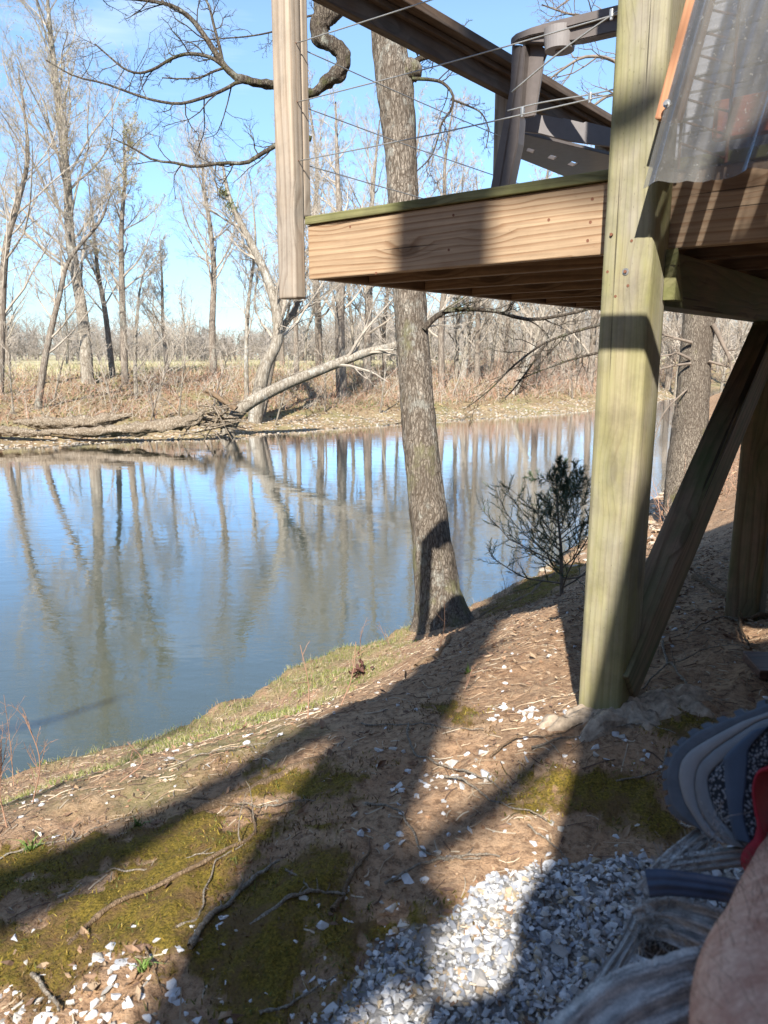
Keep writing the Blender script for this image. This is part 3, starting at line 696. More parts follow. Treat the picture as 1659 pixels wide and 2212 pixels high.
# ================================================================== FOOTING, PLANK
def blob(name, cx, cy, rx, ry, h, seed, mat, parent=None, sink=.04, lab=None, cat=None, rot=0, n=110):
    th = np.linspace(0, 2*np.pi, n, endpoint=False); rings = 36; V = []
    for i in range(rings+1):
        f = i/rings; rad = np.sin(f*np.pi/2); zz = (1-(f**3.2))*h
        rj = rad*(1+.5*(vnoise(np.sin(th)*3+seed+5, np.cos(th)*3+9)-.5)+.25*(vnoise(np.sin(th)*11+seed+5, np.cos(th)*11+9)-.5))
        X_ = rj*np.cos(th)*rx; Y_ = rj*np.sin(th)*ry; X2 = X_*math.cos(rot)-Y_*math.sin(rot); Y2 = X_*math.sin(rot)+Y_*math.cos(rot)
        X2, Y2 = X2+cx, Y2+cy
        zg = gfull(X2, Y2); V.append(np.stack([X2, Y2, zg - sink*f**4 + zz*(1+.5*fbm(X2*14, Y2*14, 3)) + fbm(X2*22+seed, Y2*22, 5)*.075*(1-f**6)], -1))
    V = np.array(V).reshape(-1, 3); ix = np.arange((rings+1)*n).reshape(rings+1, n)
    q = np.stack([ix[:-1], ix[1:], np.roll(ix[1:], -1, 1), np.roll(ix[:-1], -1, 1)], -1).reshape(-1, 4)
    o = new_obj(name, np_mesh(name, V, q, mat, True), parent)
    return o
cf = blob('concrete_footing', mp0[0]+.07, mp0[1]-.03, .25, .13, .028, 3., M['concrete'], rot=.25)
tag(cf, 'rough crumbling concrete footing poured round the foot of the thick post', 'footing')
pk = [hit(1572, 1475), hit(1600, 1405)]
P0 = hit(1640, 1450); z_ = P0[2]+.03
pl = board('plank', (P0[0]-.04, P0[1]-.02, z_), (P0[0]+.75, P0[1]-.12, z_+.02), .16, .03, (0.1, 1, 0), M['plank'])
tag(pl, 'reddish brown plank lying on the dirt at the right edge', 'plank')

# ================================================================== TREES
rng = np.random.default_rng(11)
def displace_bark(V, P, amp, seed):
    # V (n,k*sides) simple noise push outward from axis
    return V
def trunk_mesh(name, pts, rad, mat, sides=28, n=110, amp=.06, seed=0., flare=0, freq=26):
    P = catmull(pts, n); R = np.interp(np.linspace(0, 1, n), np.linspace(0, 1, len(rad)), rad)
    L = np.concatenate([[0], np.cumsum(np.linalg.norm(np.diff(P, axis=0), axis=1))])
    V, Q = tubes(P[None], R[None], sides); V = V.reshape(n, sides, 3)
    th = np.arange(sides)/sides
    for i in range(n):
        base = vnoise(th*6+seed, np.full(sides, L[i]*1.2))-.5
        rid = np.abs(vnoise(np.minimum(th, 1-th)*freq*2+seed, np.full(sides, L[i]*5))-.5)*2
        fl = flare*np.exp(-L[i]/.25)*(np.sin(th*2*np.pi*5+seed)*.5+.5)
        k = 1+amp*base+amp*.9*rid+fl
        V[i] = P[i]+(V[i]-P[i])*k[:, None]
    return np_mesh(name, V.reshape(-1, 3), Q, mat, True)

# --- the oak on the near bank
T0 = 5.35
bz = hit(955, 1352)
tb = bz[1]/ray(955, 1352)[1]
T0 = tb
tp = [(957, 1400), (956, 1350), (945, 1280), (930, 1150), (913, 1000), (900, 850), (886, 650), (872, 430), (864, 300), (852, 190), (836, 70), (822, -60), (800, -300), (790, -700), (830, -1300), (860, -2100)]
tw = [150, 118, 96, 80, 76, 72, 70, 66, 70, 82, 70, 60, 56, 46, 34, 14]
opts = [at(x, y, T0) for x, y in tp]; orad = [w/2/F*T0*.96 for w in tw]
oak = thing('oak_tree', bz, 'grey barked oak trunk rising from the near bank beside the water, with twisting bare limbs', 'tree')
new_obj('trunk', trunk_mesh('trunk', opts, orad, M['oak'], 72, 520, .10, 2., .6, 24), oak)
def limb_paths(specs, t):
    Ps, Rs = [], []
    for pts, w0_, w1_ in specs:
        tt = [t + (p[2] if len(p) > 2 else 0) for p in pts]
        P = catmull([at(p[0], p[1], q_) for p, q_ in zip(pts, tt)], 22)
        Ps.append(P); Rs.append(np.linspace(w0_, w1_, 22)/2/F*t)
    return np.array(Ps), np.array(Rs)
TL = T0-.1
big_limb = ([(805, -260), (780, -90), (742, -10), (716, 22), (690, 55), (694, 85), (722, 100), (742, 118), (736, 152), (705, 178), (676, 202), (640, 194), (600, 184), (560, 180), (515, 168), (487, 146)], 40, 15)
specs1 = [
    ([(487, 146), (468, 118), (440, 75), (410, 38), (370, 12), (310, 0), (240, -8), (150, -40)], 14, 4),
    ([(487, 146), (455, 124), (410, 116), (372, 126), (335, 148), (300, 158), (268, 148), (236, 122), (205, 95)], 9, 3),
    ([(575, 182), (520, 176), (480, 196), (430, 214), (385, 224), (330, 216), (280, 200), (225, 180), (160, 164), (100, 130)], 9, 3),
    ([(482, 140), (474, 100), (462, 55), (450, 10), (425, -30)], 8, 4),
    ([(486, 146), (460, 155), (430, 168), (390, 170), (350, 168)], 6, 2.5),
    ([(672, 300), (635, 292), (600, 312), (560, 335), (530, 352), (480, 352), (420, 360), (380, 352), (330, 345), (285, 318), (245, 300)], 12, 3),
    ([(885, 150), (905, 128), (935, 118), (965, 92), (1000, 60)], 16, 5),
    ([(890, 170), (930, 172), (958, 180), (978, 205), (975, 235), (955, 265), (945, 300), (930, 340), (900, 370)], 8, 2.5),
    ([(975, 215), (1010, 228), (1040, 245), (1055, 280), (1050, 320)], 5, 2),
    ([(915, 712), (935, 690), (965, 672), (1010, 668), (1070, 672), (1140, 690), (1220, 680), (1300, 660)], 14, 5),
    ([(1300, 700), (1230, 720), (1170, 745), (1110, 790), (1060, 840), (1010, 880)], 7, 2),
    ([(1180, 742), (1140, 800), (1110, 840), (1090, 860)], 5, 2),
    ([(1300, 760), (1240, 775), (1170, 800), (1110, 825)], 6, 2),
    ([(700, 100), (690, 60), (682, 10), (690, -60)], 14, 8),
    ([(690, 30), (650, 40), (600, 65), (540, 78), (470, 84), (400, 92)], 5, 2),
]
bp1, br1 = limb_paths([big_limb], TL)
Pf = catmull([at(p[0], p[1], TL) for p in big_limb[0]], 140)
def lmesh(name, P, w0_, w1_, mat, parent, sides=20, amp=.3, seed=1.):
    n = len(P); R = np.linspace(w0_, w1_, n)/2/F*TL
    V, Q_ = tubes(P[None], R[None], sides); V = V.reshape(n, sides, 3); th = np.arange(sides)/sides; L = np.concatenate([[0], np.cumsum(np.linalg.norm(np.diff(P, axis=0), axis=1))])
    for i in range(n):
        k = 1+amp*(vnoise(np.sin(th*2*np.pi)*2+seed, np.full(sides, L[i]*9))-.5)+amp*.8*(vnoise(np.cos(th*2*np.pi)*5+seed, np.full(sides, L[i]*26))-.5)
        V[i] = P[i]+(V[i]-P[i])*k[:, None]
    return new_obj(name, np_mesh(name, V.reshape(-1, 3), Q_, mat, True), parent)
lmesh('limb', Pf, 46, 13, M['oaklimb'], oak, 24, .5)
P1, R1 = limb_paths(specs1, TL)
lv = grow(rng, P1, R1, [dict(n=11, s=(.12, 1), len=.28, ang=48, dang=16, wig=.28, up=(0, 0, .04), rr=.45, rmin=.0024, rmax=.0065, k=6, tap=.3),
                        dict(n=6, s=(.2, 1), len=.5, ang=42, dang=15, wig=.28, up=(0, 0, .08), rr=.62, rmin=.0016, k=5, tap=.3),
                        dict(n=4, s=(.25, .95), len=.45, ang=40, dang=15, wig=.3, up=(0, 0, .08), rr=.75, rmin=.0012, k=4)])
V, Q = twigmesh([(P1, R1)]+lv, [10, 5, 4, 3])
new_obj('branches', np_mesh('branches', V, Q, M['oaklimb'], True), oak)
# knots on the trunk
kb = at(888, 152, T0-.06); bm = bmesh.new(); bmesh.ops.create_icosphere(bm, subdivisions=4, radius=.115)
for v_ in bm.verts:
    c_ = v_.co; n_ = .25*(vnoise(np.array([c_.x*40+3]), np.array([c_.z*40+c_.y*30]))[0]-.5); v_.co = c_*(1+n_)
new_obj('knot', bm_me(bm, 'knot', M['oak'], True), oak, Matrix.Translation(Vector(kb)) @ Matrix.Scale(.8, 4))
# cluster of dead leaves caught on twigs
def leaf_geo(rng, C_, size, n, spread=0, flat=.3):
    """n curled oak leaves: 6-vertex blades"""
    base = np.array([(0, 0, 0), (.28, .20, .05), (.62, .26, .02), (1, 0, .1), (.62, -.26, .02), (.28, -.20, .05), (.5, 0, -.07)])
    fc = np.array([(0, 6, 1), (1, 6, 2), (2, 6, 3), (3, 6, 4), (4, 6, 5), (5, 6, 0)])
    sc = size*rng.uniform(.6, 1.3, n); yaw = rng.uniform(0, 2*np.pi, n); pit = rng.normal(0, flat, n); rol = rng.normal(0, flat, n)
    B = np.repeat(base[None], n, 0); B[:, :, 2] *= rng.uniform(-1.5, 2.5, n)[:, None]; B[:, 1:6, 1] *= rng.uniform(.5, 1.2, (n, 5)); B = B*sc[:, None, None]
    def rot(B, a, i, j):
        c, s = np.cos(a)[:, None], np.sin(a)[:, None]; x = B[..., i].copy(); y = B[..., j].copy(); B[..., i] = x*c-y*s; B[..., j] = x*s+y*c
    rot(B, rol, 1, 2); rot(B, pit, 0, 2); rot(B, yaw, 0, 1)
    V = B + C_[:, None, :]; Fq = (fc[None]+np.arange(n)[:, None, None]*7).reshape(-1, 3)
    return V.reshape(-1, 3), Fq

def tree_grow(rng, trunk_pts, rad, levels, sides=(6, 4, 3, 3)):
    P = catmull(trunk_pts, 26)[None]; R = np.interp(np.linspace(0, 1, 26), np.linspace(0, 1, len(rad)), rad)[None]
    return P, R, grow(rng, P, R, levels)
def make_tree(name, label, cat_group, trunk_pts, rad, seed, n1=16, n2=9, n3=8, n4=5, s0=.35, blen=.42, ang=42, tmat='farbark', kmat='twig', bud=None, budn=0, trunk_sides=12, up=.10, extra=None, rmin=.0048):
    r_ = np.random.default_rng(seed); n1 = int(n1*1.35); s0 = s0*.62
    lev = [dict(n=n1, s=(s0, .98), len=blen, ang=ang, dang=9, wig=.13, up=(0, 0, up), rr=.36, rmin=.014, rmax=.06, k=8, tap=.72, tip=.25),
           dict(n=n2, s=(.18, 1), len=.42, ang=38, dang=13, wig=.18, up=(0, 0, .07), rr=.45, rmin=rmin*1.5, k=6, tap=.45, tip=.3),
           dict(n=n3, s=(.2, 1), len=.48, ang=36, dang=12, wig=.20, up=(0, 0, .06), rr=.6, rmin=rmin, k=5, tap=.4),
           dict(n=n4, s=(.2, 1), len=.55, ang=34, dang=12, wig=.2, up=(0, 0, .05), rr=.8, rmin=rmin*.8, k=3, tap=.3)]
    P, R, out = tree_grow(r_, trunk_pts, rad, lev)
    root = thing(name, trunk_pts[0], label, 'tree', cat_group)
    tv, tq = tubes(P, R, trunk_sides)
    new_obj('trunk', np_mesh('trunk', tv, tq, M[tmat], True), root)
    V, Q = twigmesh(out, [6, 4, 3, 3])
    new_obj('crown', np_mesh('crown', V, Q, M[kmat], False), root)
    if bud:
        tips = out[-1][0][:, 1:].reshape(-1, 3); sel = r_.choice(len(tips), min(budn, len(tips)), replace=False)
        V, Fq = leaf_geo(r_, tips[sel], .055, len(sel), flat=1.0)
        new_obj('buds', np_mesh('buds', V, Fq, M[bud]), root)
    return root
def far_tree(label, pts, t, w, seed, group=None, name='bare_tree', top_w=.18, **k):
    t = t*G
    """pts: image places of the trunk at distance t, from the base up"""
    g = None; x, y = pts[0]
    r = ray(x, 800); zb = gz(r[0]*t, r[1]*t); base = np.array([r[0]*t, r[1]*t, zb-.1])
    P = [base]+[at(px_, py_, t) for px_, py_ in pts[1:]]
    rr_ = w/2/F*t
    return make_tree(name, label, group, P, [rr_*1.25, rr_, rr_*.8, rr_*.55, rr_*top_w], seed, **k)

far_tree('tall pale barked bare tree with a broad budding crown on the far bank, left', [(188, 800), (178, 680), (152, 520), (146, 400), (128, 240), (108, 60), (100, -40)], 27, 22, 1, n1=26, n2=10, n3=8, n4=5, s0=.34, blen=.36, tmat='pale', bud='bud', budn=6000)
far_tree('bare tree cut by the left edge of the photo on the far bank', [(-8, 860), (10, 560), (38, 440), (60, 330), (40, 150)], 24, 15, 2, n1=15, s0=.2, blen=.4, bud='bud', budn=1500)
far_tree('slender bare tree leaning right at the left end of the far bank', [(72, 880), (100, 760), (128, 640), (150, 560), (215, 480), (235, 430)], 22.5, 13, 3, n1=14, s0=.3, blen=.35)
far_tree('straight bare tree with yellow green buds left of the gap in the trees', [(268, 820), (264, 640), (262, 500), (270, 380), (266, 290)], 27, 13, 4, n1=22, s0=.3, blen=.28, bud='bud', budn=7000)
far_tree('thin dark bare tree just left of the straight budding tree', [(243, 790), (228, 680), (212, 590), (205, 520), (190, 380)], 29, 11, 5, n1=14, s0=.35, blen=.3)
far_tree('thin pale sapling standing on the slope of the far bank below the budding tree', [(290, 850), (292, 760), (300, 640), (318, 560)], 25, 8, 6, n1=12, s0=.2, blen=.35, tmat='pale')
far_tree('small bare tree standing between the budding tree and the round crowned tree', [(362, 790), (352, 700), (350, 600), (345, 530)], 31, 8, 7, n1=14, s0=.3, blen=.35)
far_tree('bare tree with a rounded crown standing in front of the open field', [(462, 800), (458, 720), (462, 590), (455, 500), (440, 400), (436, 345)], 31, 14, 8, n1=20, n2=9, n3=7, n4=4, s0=.5, blen=.48, ang=48, up=.14)
far_tree('slim pale trunk right of the round crowned tree', [(530, 850), (532, 760), (538, 640), (552, 520), (540, 380)], 25, 9, 9, n1=14, s0=.4, blen=.3, tmat='pale')
far_tree('heavy leaning bare tree above the fallen trunk, with long rising limbs', [(545, 866), (570, 800), (600, 730), (590, 640), (560, 560), (500, 440), (480, 350)], 23.5, 26, 10, n1=15, n2=8, n3=7, n4=4, s0=.45, blen=.38, tmat='pale', up=.16)
far_tree('bare tree whose trunk bends right over the fallen trunk, behind the corner post', [(560, 840), (598, 735), (640, 660), (650, 560), (620, 420), (600, 300)], 24.5, 15, 11, n1=16, s0=.3, blen=.42)
far_tree('tall bare tree seen between the corner post and the oak trunk', [(738, 850), (734, 700), (738, 560), (730, 400), (725, 220)], 29, 20, 12, n1=24, n2=7, s0=.3, blen=.36, tmat='farbark')
far_tree('second tall bare tree close to the left of the oak trunk', [(792, 850), (795, 700), (800, 560), (805, 420), (820, 260)], 31, 16, 13, n1=20, s0=.3, blen=.36)
far_tree('thin bare tree behind the corner post', [(640, 840), (640, 640), (660, 440), (665, 330)], 33, 10, 14, n1=16, s0=.3, blen=.36)
far_tree('pale slanting trunk right of the oak trunk on the far bank', [(1110, 850), (1140, 780), (1168, 700), (1190, 600)], 33, 12, 15, n1=12, s0=.5, blen=.4, tmat='pale')
far_tree('pale bare tree leaning right in the woods under the deck', [(1000, 820), (1012, 720), (1030, 620), (1040, 500)], 36, 12, 16, n1=14, s0=.3, blen=.4, tmat='pale')
# leaning fallen tree with big branches
lt = far_tree('big pale trunk leaning far over the water from the driftwood, with bare branches', [(480, 905), (520, 885), (600, 838), (700, 796), (790, 762), (860, 742), (930, 690), (1010, 640)], 21.5, 25, 20, name='leaning_tree', n1=12, n2=6, n3=5, n4=3, s0=.72, blen=.34, ang=45, tmat='pale', kmat='twig', top_w=.25, up=.02)
far_tree('small leaning branchy stub rising beside the roots of the leaning tree', [(500, 885), (470, 860), (440, 838)], 21.3, 8, 21, n1=5, n2=3, n3=2, n4=1, s0=.4, blen=.5, tmat='pale')
SAP = [((20, 880), (10, 700), 22, 'left edge'), ((110, 850), (150, 720), 24, 'behind the right leaning tree'), ((310, 905), (400, 700), 21.5, 'leaning right above the upper driftwood log'),
       ((375, 905), (415, 640), 21.8, 'tallest of the arching saplings above the driftwood'), ((330, 905), (300, 760), 21.6, 'between two others above the driftwood'), ((590, 905) , (640, 760), 23.5, 'right behind the leaning trunk'),
       ((445, 890), (500, 740), 21.9, 'just left of the leaning tree roots'), ((820, 870), (835, 700), 27, 'close to the left of the oak trunk'), ((700, 880), (690, 700), 26, 'behind the upper part of the leaning trunk'),
       ((975, 860), (1010, 720), 31, 'right of the oak trunk near the far waterline'), ((1240, 850), (1200, 720), 34, 'near the far waterline left of the thick post'), ((240, 880), (190, 720), 23, 'on the slope left of the arching ones')]
for i, ((bx, by), (tx, ty), t, w_) in enumerate(SAP):
    far_tree('thin bare sapling, '+w_, [(bx, by), ((bx*2+tx)/3+6, (by*2+ty)/3), ((bx+tx*2)/3+4, (by+ty*2)/3), (tx, ty)], t, 3.6, 300+i, name='bare_sapling', n1=9, n2=5, n3=4, n4=2, s0=.15, blen=.42, tmat='pale' if i % 2 else 'farbark', rmin=.005, up=.03)
for i, (x, y, t, lab) in enumerate(((497, 445, 23.4, 'larger green mistletoe clump in the long limbed leaning tree'), (482, 415, 23.4, 'small green mistletoe clump above the larger one'))):
    k_ = 160; V, Fq = leaf_geo(rng, at(x, y, t*G)+rng.normal(0, .13-.04*i, (k_, 3)), .09, k_, flat=1.); cl = np.array([(.14, .17, .05), (.20, .21, .08)])[rng.integers(0, 2, k_)]
    tag(new_obj('mistletoe', np_mesh('mistletoe', V, Fq, M['leaf'], cols=np.repeat(cl, 7, 0))), lab, 'plant', kind='stuff')
# generic trees of the wood beyond: three kinds built once, copied
def hidden_kind(seed, H, lean, **k):
    r_ = np.random.default_rng(seed)
    pts = [np.array([0, 0, -.2])]+[np.array([lean*f*H+r_.normal()*.12, r_.normal()*.12, H*f]) for f in (.25, .5, .75, 1.)]
    return pts
def copy_tree(root, loc, rz, s, label, group):
    r = root.copy(); C.objects.link(r); r.location = Vector(loc); r.rotation_euler = (0, 0, rz); r.scale = (s, s, s); r['label'] = label; r['group'] = group
    for ch_ in root.children:
        c = ch_.copy(); C.objects.link(c); c.parent = r; c.matrix_parent_inverse = Matrix.Identity(4)
    return r
LABW = 'slender bare tree among the woods beyond the far bank'; GW = 'bare trees of the woods beyond the river'
kinds = []
for i, (sd, H, ln, rad) in enumerate(((51, 11, .03, .13), (52, 9.5, -.06, .10), (53, 12, .01, .16), (54, 8, .12, .085))):
    p = hidden_kind(sd, H, ln)
    t_ = make_tree('bare_tree', LABW, GW, p, [rad*1.2, rad, rad*.8, rad*.5, rad*.2], sd, n1=20, n2=7, n3=6, n4=3, s0=.22, blen=.32, tmat='pale' if i % 2 else 'farbark', rmin=.008)
    for c in t_.children: c.matrix_parent_inverse = Matrix.Identity(4)
    for c in t_.children:
        off = Vector(p[0]); c.data.transform(Matrix.Translation(-off))
    kinds.append(t_)
wr = np.random.default_rng(5)
places = [(x, t) for x, t in zip(
    [955, 985, 1030, 1062, 1092, 1130, 1160, 1185, 1215, 1250, 1275, 1310, 1350, 1425, 1445, 1462, 1490, 1560, 1590, 1640, 1700, 1760, 690, 760, 830, 860, 610, 660, 1010, 1075, 1145, 1200, 1235, 1290, 1400, 1438, 1550, 1610, 20, 330, 400, 145, 890, 930, 1050, 1110],
    [33, 36, 35, 40, 38, 42, 37, 41, 39, 43, 38, 46, 44, 44, 47, 43, 50, 47, 52, 48, 50, 50, 38, 36, 37, 40, 45, 48, 52, 55, 58, 54, 60, 57, 62, 60, 64, 66, 40, 60, 75, 45, 34, 45, 60, 64])]
for j, (x, t) in enumerate(places):
    r = ray(x, 800); t = t*G; X, Y = r[0]*t, r[1]*t; z = gz(X, Y); kd_ = kinds[j % 4]; s = 1.2*wr.uniform(.75, 1.15)*(1.0 if x > 600 else .7)
    if j < 4: kd_.location = (X, Y, z-.1); kd_.rotation_euler = (0, 0, wr.uniform(0, 6.28)); kd_.scale = (s, s, s)
    else: copy_tree(kd_, (X, Y, z-.1), wr.uniform(0, 6.28), s, LABW, GW)

# --- tree at the right on the near bank
RT = 9.8
rb = np.array([ray(1478, 1100)[0]*RT, ray(1478, 1100)[1]*RT, 0]); rb[2] = gz(rb[0], rb[1])-.05
rp_ = [rb, at(1480, 1040, RT), at(1488, 950, RT), at(1497, 850, RT), at(1503, 760, RT), at(1510, 680, RT), at(1515, 500, RT), at(1500, 200, RT), at(1480, -300, RT), at(1460, -900, RT)]
rightt = thing('oak_tree', rb, 'scaly barked trunk on the near bank seen between the thick post and the brace', 'tree')
rw_ = np.array([42, 40, 37, 34, 32, 33, 31, 27, 20, 9])*.00092*RT*.66
new_obj('trunk', trunk_mesh('trunk', rp_, list(rw_), M['rightbark'], 48, 260, .06, 5., .1, 22), rightt)
specs2 = [
    ([(1510, 420), (1420, 230), (1340, 140), (1270, 122), (1215, 150), (1165, 190)], 12, 3),
    ([(1510, 300), (1430, 120), (1350, 60), (1290, 40), (1230, 30), (1170, 10)], 12, 3),
    ([(1510, 360), (1400, 250), (1330, 205), (1280, 230), (1240, 260), (1180, 300)], 9, 3),
    ([(1500, 200), (1400, 20), (1330, -30), (1260, -20), (1200, 20)], 10, 3),
    ([(1495, 740), (1465, 732), (1430, 722), (1380, 712)], 7, 3),
    ([(1492, 776), (1462, 762), (1450, 766), (1420, 770)], 7, 2.5),
    ([(1492, 785), (1455, 790), (1425, 798), (1390, 800)], 6, 2.5),
    ([(1540, 700), (1560, 740), (1580, 790), (1570, 830)], 12, 4),
    ([(1485, 840), (1455, 868), (1430, 900), (1410, 960)], 4, 2),
    ([(1530, 780), (1570, 790), (1600, 780)], 6, 2),
]
P2, R2 = limb_paths(specs2, RT-.2)
lv = grow(rng, P2, R2, [dict(n=9, s=(.2, 1), len=.26, ang=45, dang=14, wig=.25, up=(0, 0, .02), rr=.5, rmin=.004, rmax=.01, k=6, tap=.3),
                        dict(n=5, s=(.2, 1), len=.5, ang=40, dang=14, wig=.25, up=(0, 0, .05), rr=.65, rmin=.003, k=5, tap=.3),
                        dict(n=3, s=(.25, .95), len=.5, ang=38, dang=14, wig=.25, up=(0, 0, .05), rr=.75, rmin=.0024, k=4)])
V, Q = twigmesh([(P2, R2)]+lv, [8, 4, 3, 3]); new_obj('branches', np_mesh('branches', V, Q, M['twigdark'], True), rightt)

# --- drifting logs and root tangle on the far beach
def log(label, pts, rad, t, mat='drift', seed=1., name='driftwood_log'):
    P = []; t = t*G; rad = [r_*G for r_ in rad]
    for x, y in pts: P.append(at(x, y, t))
    o = new_obj(name, trunk_mesh(name, P, rad, M[mat], 24, 90, .9, seed, 0, 14)); tag(o, label, 'log'); return o
log('upper of two long bleached driftwood logs on the far beach', [(30, 912), (90, 915), (160, 914), (230, 908), (285, 895)], [.04, .10, .13, .11, .03], 20.5, seed=1.)
log('longer bleached driftwood log ending at the roots of the leaning tree', [(90, 932), (190, 935), (290, 928), (370, 918), (420, 905), (440, 888)], [.03, .09, .11, .12, .10, .03], 20.2, seed=2.)
log('short bleached driftwood log at the left edge of the far beach', [(-30, 935), (10, 930), (60, 935), (110, 938)], [.08, .09, .07, .03], 19.8, seed=3.)
log('reddish broken stick slanting up from the leaning tree roots', [(510, 884), (470, 858), (445, 842)], [.06, .05, .05], 21.0, 'root', 4.)
rt_ = thing('root_tangle', at(450, 920, 20.8*G), 'tangle of bleached roots at the foot of the leaning tree', 'roots')
r3 = np.random.default_rng(31); base = at(470, 905, 20.7*G)
P0_ = np.array([catmull([base, base+nrm(r3.normal(size=3)*[1, .6, .45]+[-.3, -.3, 0])*r3.uniform(.4, .8), base+nrm(r3.normal(size=3)*[1.2, .6, .3]+[-.2, -.3, -.1])*r3.uniform(.8, 1.7)], 8) for _ in range(26)])
V, Q = tubes(P0_, np.repeat(np.linspace(.05, .012, 8)[None], 26, 0), 5); new_obj('roots', np_mesh('roots', V, Q, M['drift'], True), rt_)

# --- far wood behind the field, one distant mass
fr_ = np.random.default_rng(77); parts = []
n = 900
th_ = fr_.uniform(-.62, .62, n); tt = fr_.uniform(95, 150, n); X = np.tan(th_)*tt; Y = tt
H = fr_.uniform(3.6, 6.8, n)*(tt/120)*(1+.22*np.sin(X*.05)+.12*np.sin(X*.17+2))
z0 = gzv(X, Y)
P = np.stack([np.stack([X+fr_.normal(0, .3, n)*f, Y, z0+H*f], -1) for f in (0, .33, .66, 1.)], 1)
R = np.repeat(np.array([[.16, .13, .09, .03]]), n, 0)*(H[:, None]/7)
lv = grow(fr_, P, R, [dict(n=26, s=(.03, 1), len=.50, ang=52, dang=12, wig=.15, up=(0, 0, .12), rr=.5, rmin=.03, k=4, tap=.6), dict(n=6, s=(.1, 1), len=.55, ang=38, dang=12, wig=.2, up=(0, 0, .1), rr=.6, rmin=.022, k=3)])
V, Q = twigmesh([(P, R)]+lv, [4, 3, 3]); M['farwood'] = plain('far_wood', (.27, .235, .20), .9, .3, .3)
fw = new_obj('far_wood', np_mesh('far_wood', V, Q, M['farwood'])); tag(fw, 'distant bare grey wood along the far side of the field', 'woods', kind='stuff')

# --- brush on the far bank
def scatter_far(rng_, n, e0, e1, a0=-.60, a1=.60, tmin=17, tmax=60):
    tmin *= G; tmax *= G
    th = rng_.uniform(a0, a1, n*6); t = rng_.uniform(tmin, tmax, n*6); X = np.tan(th)*t; Y = t
    e = ground_base(X, Y)[2]; m = (e > e0) & (e < e1); return X[m][:n], Y[m][:n]
br_r = np.random.default_rng(8); X, Y = scatter_far(br_r, 15000, 2.2, 12)
dens = fbm(X*.25, Y*.25, 3); keep = dens > -.10+.25*br_r.normal(size=len(X))*.3; X, Y = X[keep], Y[keep]
z = gfull(X, Y); n = len(X); hgt = br_r.gamma(1.8, .17, n)*(1+.9*np.clip(X/8, 0, 1)); lean = br_r.normal(0, .45, (n, 2))
P = np.stack([np.stack([X+lean[:, 0]*hgt*f*(.5+f), Y+lean[:, 1]*hgt*f*(.5+f), z-.03+hgt*f*(1.1-.35*f*np.abs(lean[:, 0]))], -1) for f in (0, .33, .66, 1.)], 1)
R = np.repeat(np.array([[.011, .009, .007, .004]]), n, 0)
lv = grow(br_r, P, R, [dict(n=3, s=(.2, 1), len=.55, ang=40, dang=15, wig=.3, rr=.7, rmin=.005, k=4)])
nt = 13; half = len(P)//2
V, Q = merge([tubes(P[:half], R[:half], 3), tubes(lv[0][0][:half*3], lv[0][1][:half*3], 3)]); o = new_obj('brush', np_mesh('brush', V, Q, M['twigred'])); tag(o, 'reddish brown tangle of bare brush covering the far bank', 'brush', kind='stuff')
V, Q = merge([tubes(P[half:], R[half:], 3), tubes(lv[0][0][half*3:], lv[0][1][half*3:], 3)]); o = new_obj('brush', np_mesh('brush', V, Q, M['twig'])); tag(o, 'tan bare stems and vines covering the far bank', 'brush', kind='stuff')
# leaf litter and dry grass tufts far bank
X, Y = scatter_far(br_r, 16000, 1.8, 12); z = gfull(X, Y); n = len(X)
V, Fq = leaf_geo(br_r, np.stack([X, Y, z+.03], -1), .14, n, flat=.6)
cl = np.array([(.30, .17, .10), (.42, .29, .17), (.22, .13, .08), (.36, .30, .14), (.17, .19, .06)])[br_r.integers(0, 5, n)]
o = new_obj('leaf_litter', np_mesh('leaf_litter', V, Fq, M['leaf'], cols=np.repeat(cl, 7, 0))); tag(o, 'brown fallen leaves covering the far bank', 'leaf litter', kind='stuff')
def blades(rng_, X, Y, z, h, w, colset, lean=.35):
    n = len(X); yaw = rng_.uniform(0, 2*np.pi, n); L = rng_.normal(0, lean, (n, 2)); hh = h*rng_.uniform(.5, 1.4, n)
    c, s = np.cos(yaw)*w/2, np.sin(yaw)*w/2; B = np.stack([X, Y, z], -1)
    a = B+np.stack([c, s, 0*c], -1); b2 = B-np.stack([c, s, 0*c], -1)
    mid = B+np.stack([L[:, 0]*hh*.35, L[:, 1]*hh*.35, hh*.6], -1); tip = B+np.stack([L[:, 0]*hh, L[:, 1]*hh, hh*(1-.3*np.minimum(1, np.abs(L).sum(1)))], -1)
    m1 = mid+np.stack([c, s, 0*c], -1)*.7; m2 = mid-np.stack([c, s, 0*c], -1)*.7
    V = np.stack([a, b2, m2, m1, tip], 1).reshape(-1, 3); i = np.arange(n)[:, None]*5
    cols = np.asarray(colset)[rng_.integers(0, len(colset), n)]*rng_.uniform(.8, 1.2, (n, 1))
    return V, [i+np.array([0, 1, 2, 3]), i+np.array([3, 2, 4])], np.repeat(cols, 5, 0)
X, Y = scatter_far(br_r, 26000, 9, 30, tmax=70); z = gzv(X, Y)
V, Fq, cl = blades(br_r, X, Y, z, .32, .03, [(.50, .42, .26), (.56, .47, .31), (.32, .33, .15)])
o = new_obj('dry_grass', np_mesh('dry_grass', V, Fq, M['blade'], cols=cl)); tag(o, 'straw coloured grass along the edge of the field', 'grass', kind='stuff')
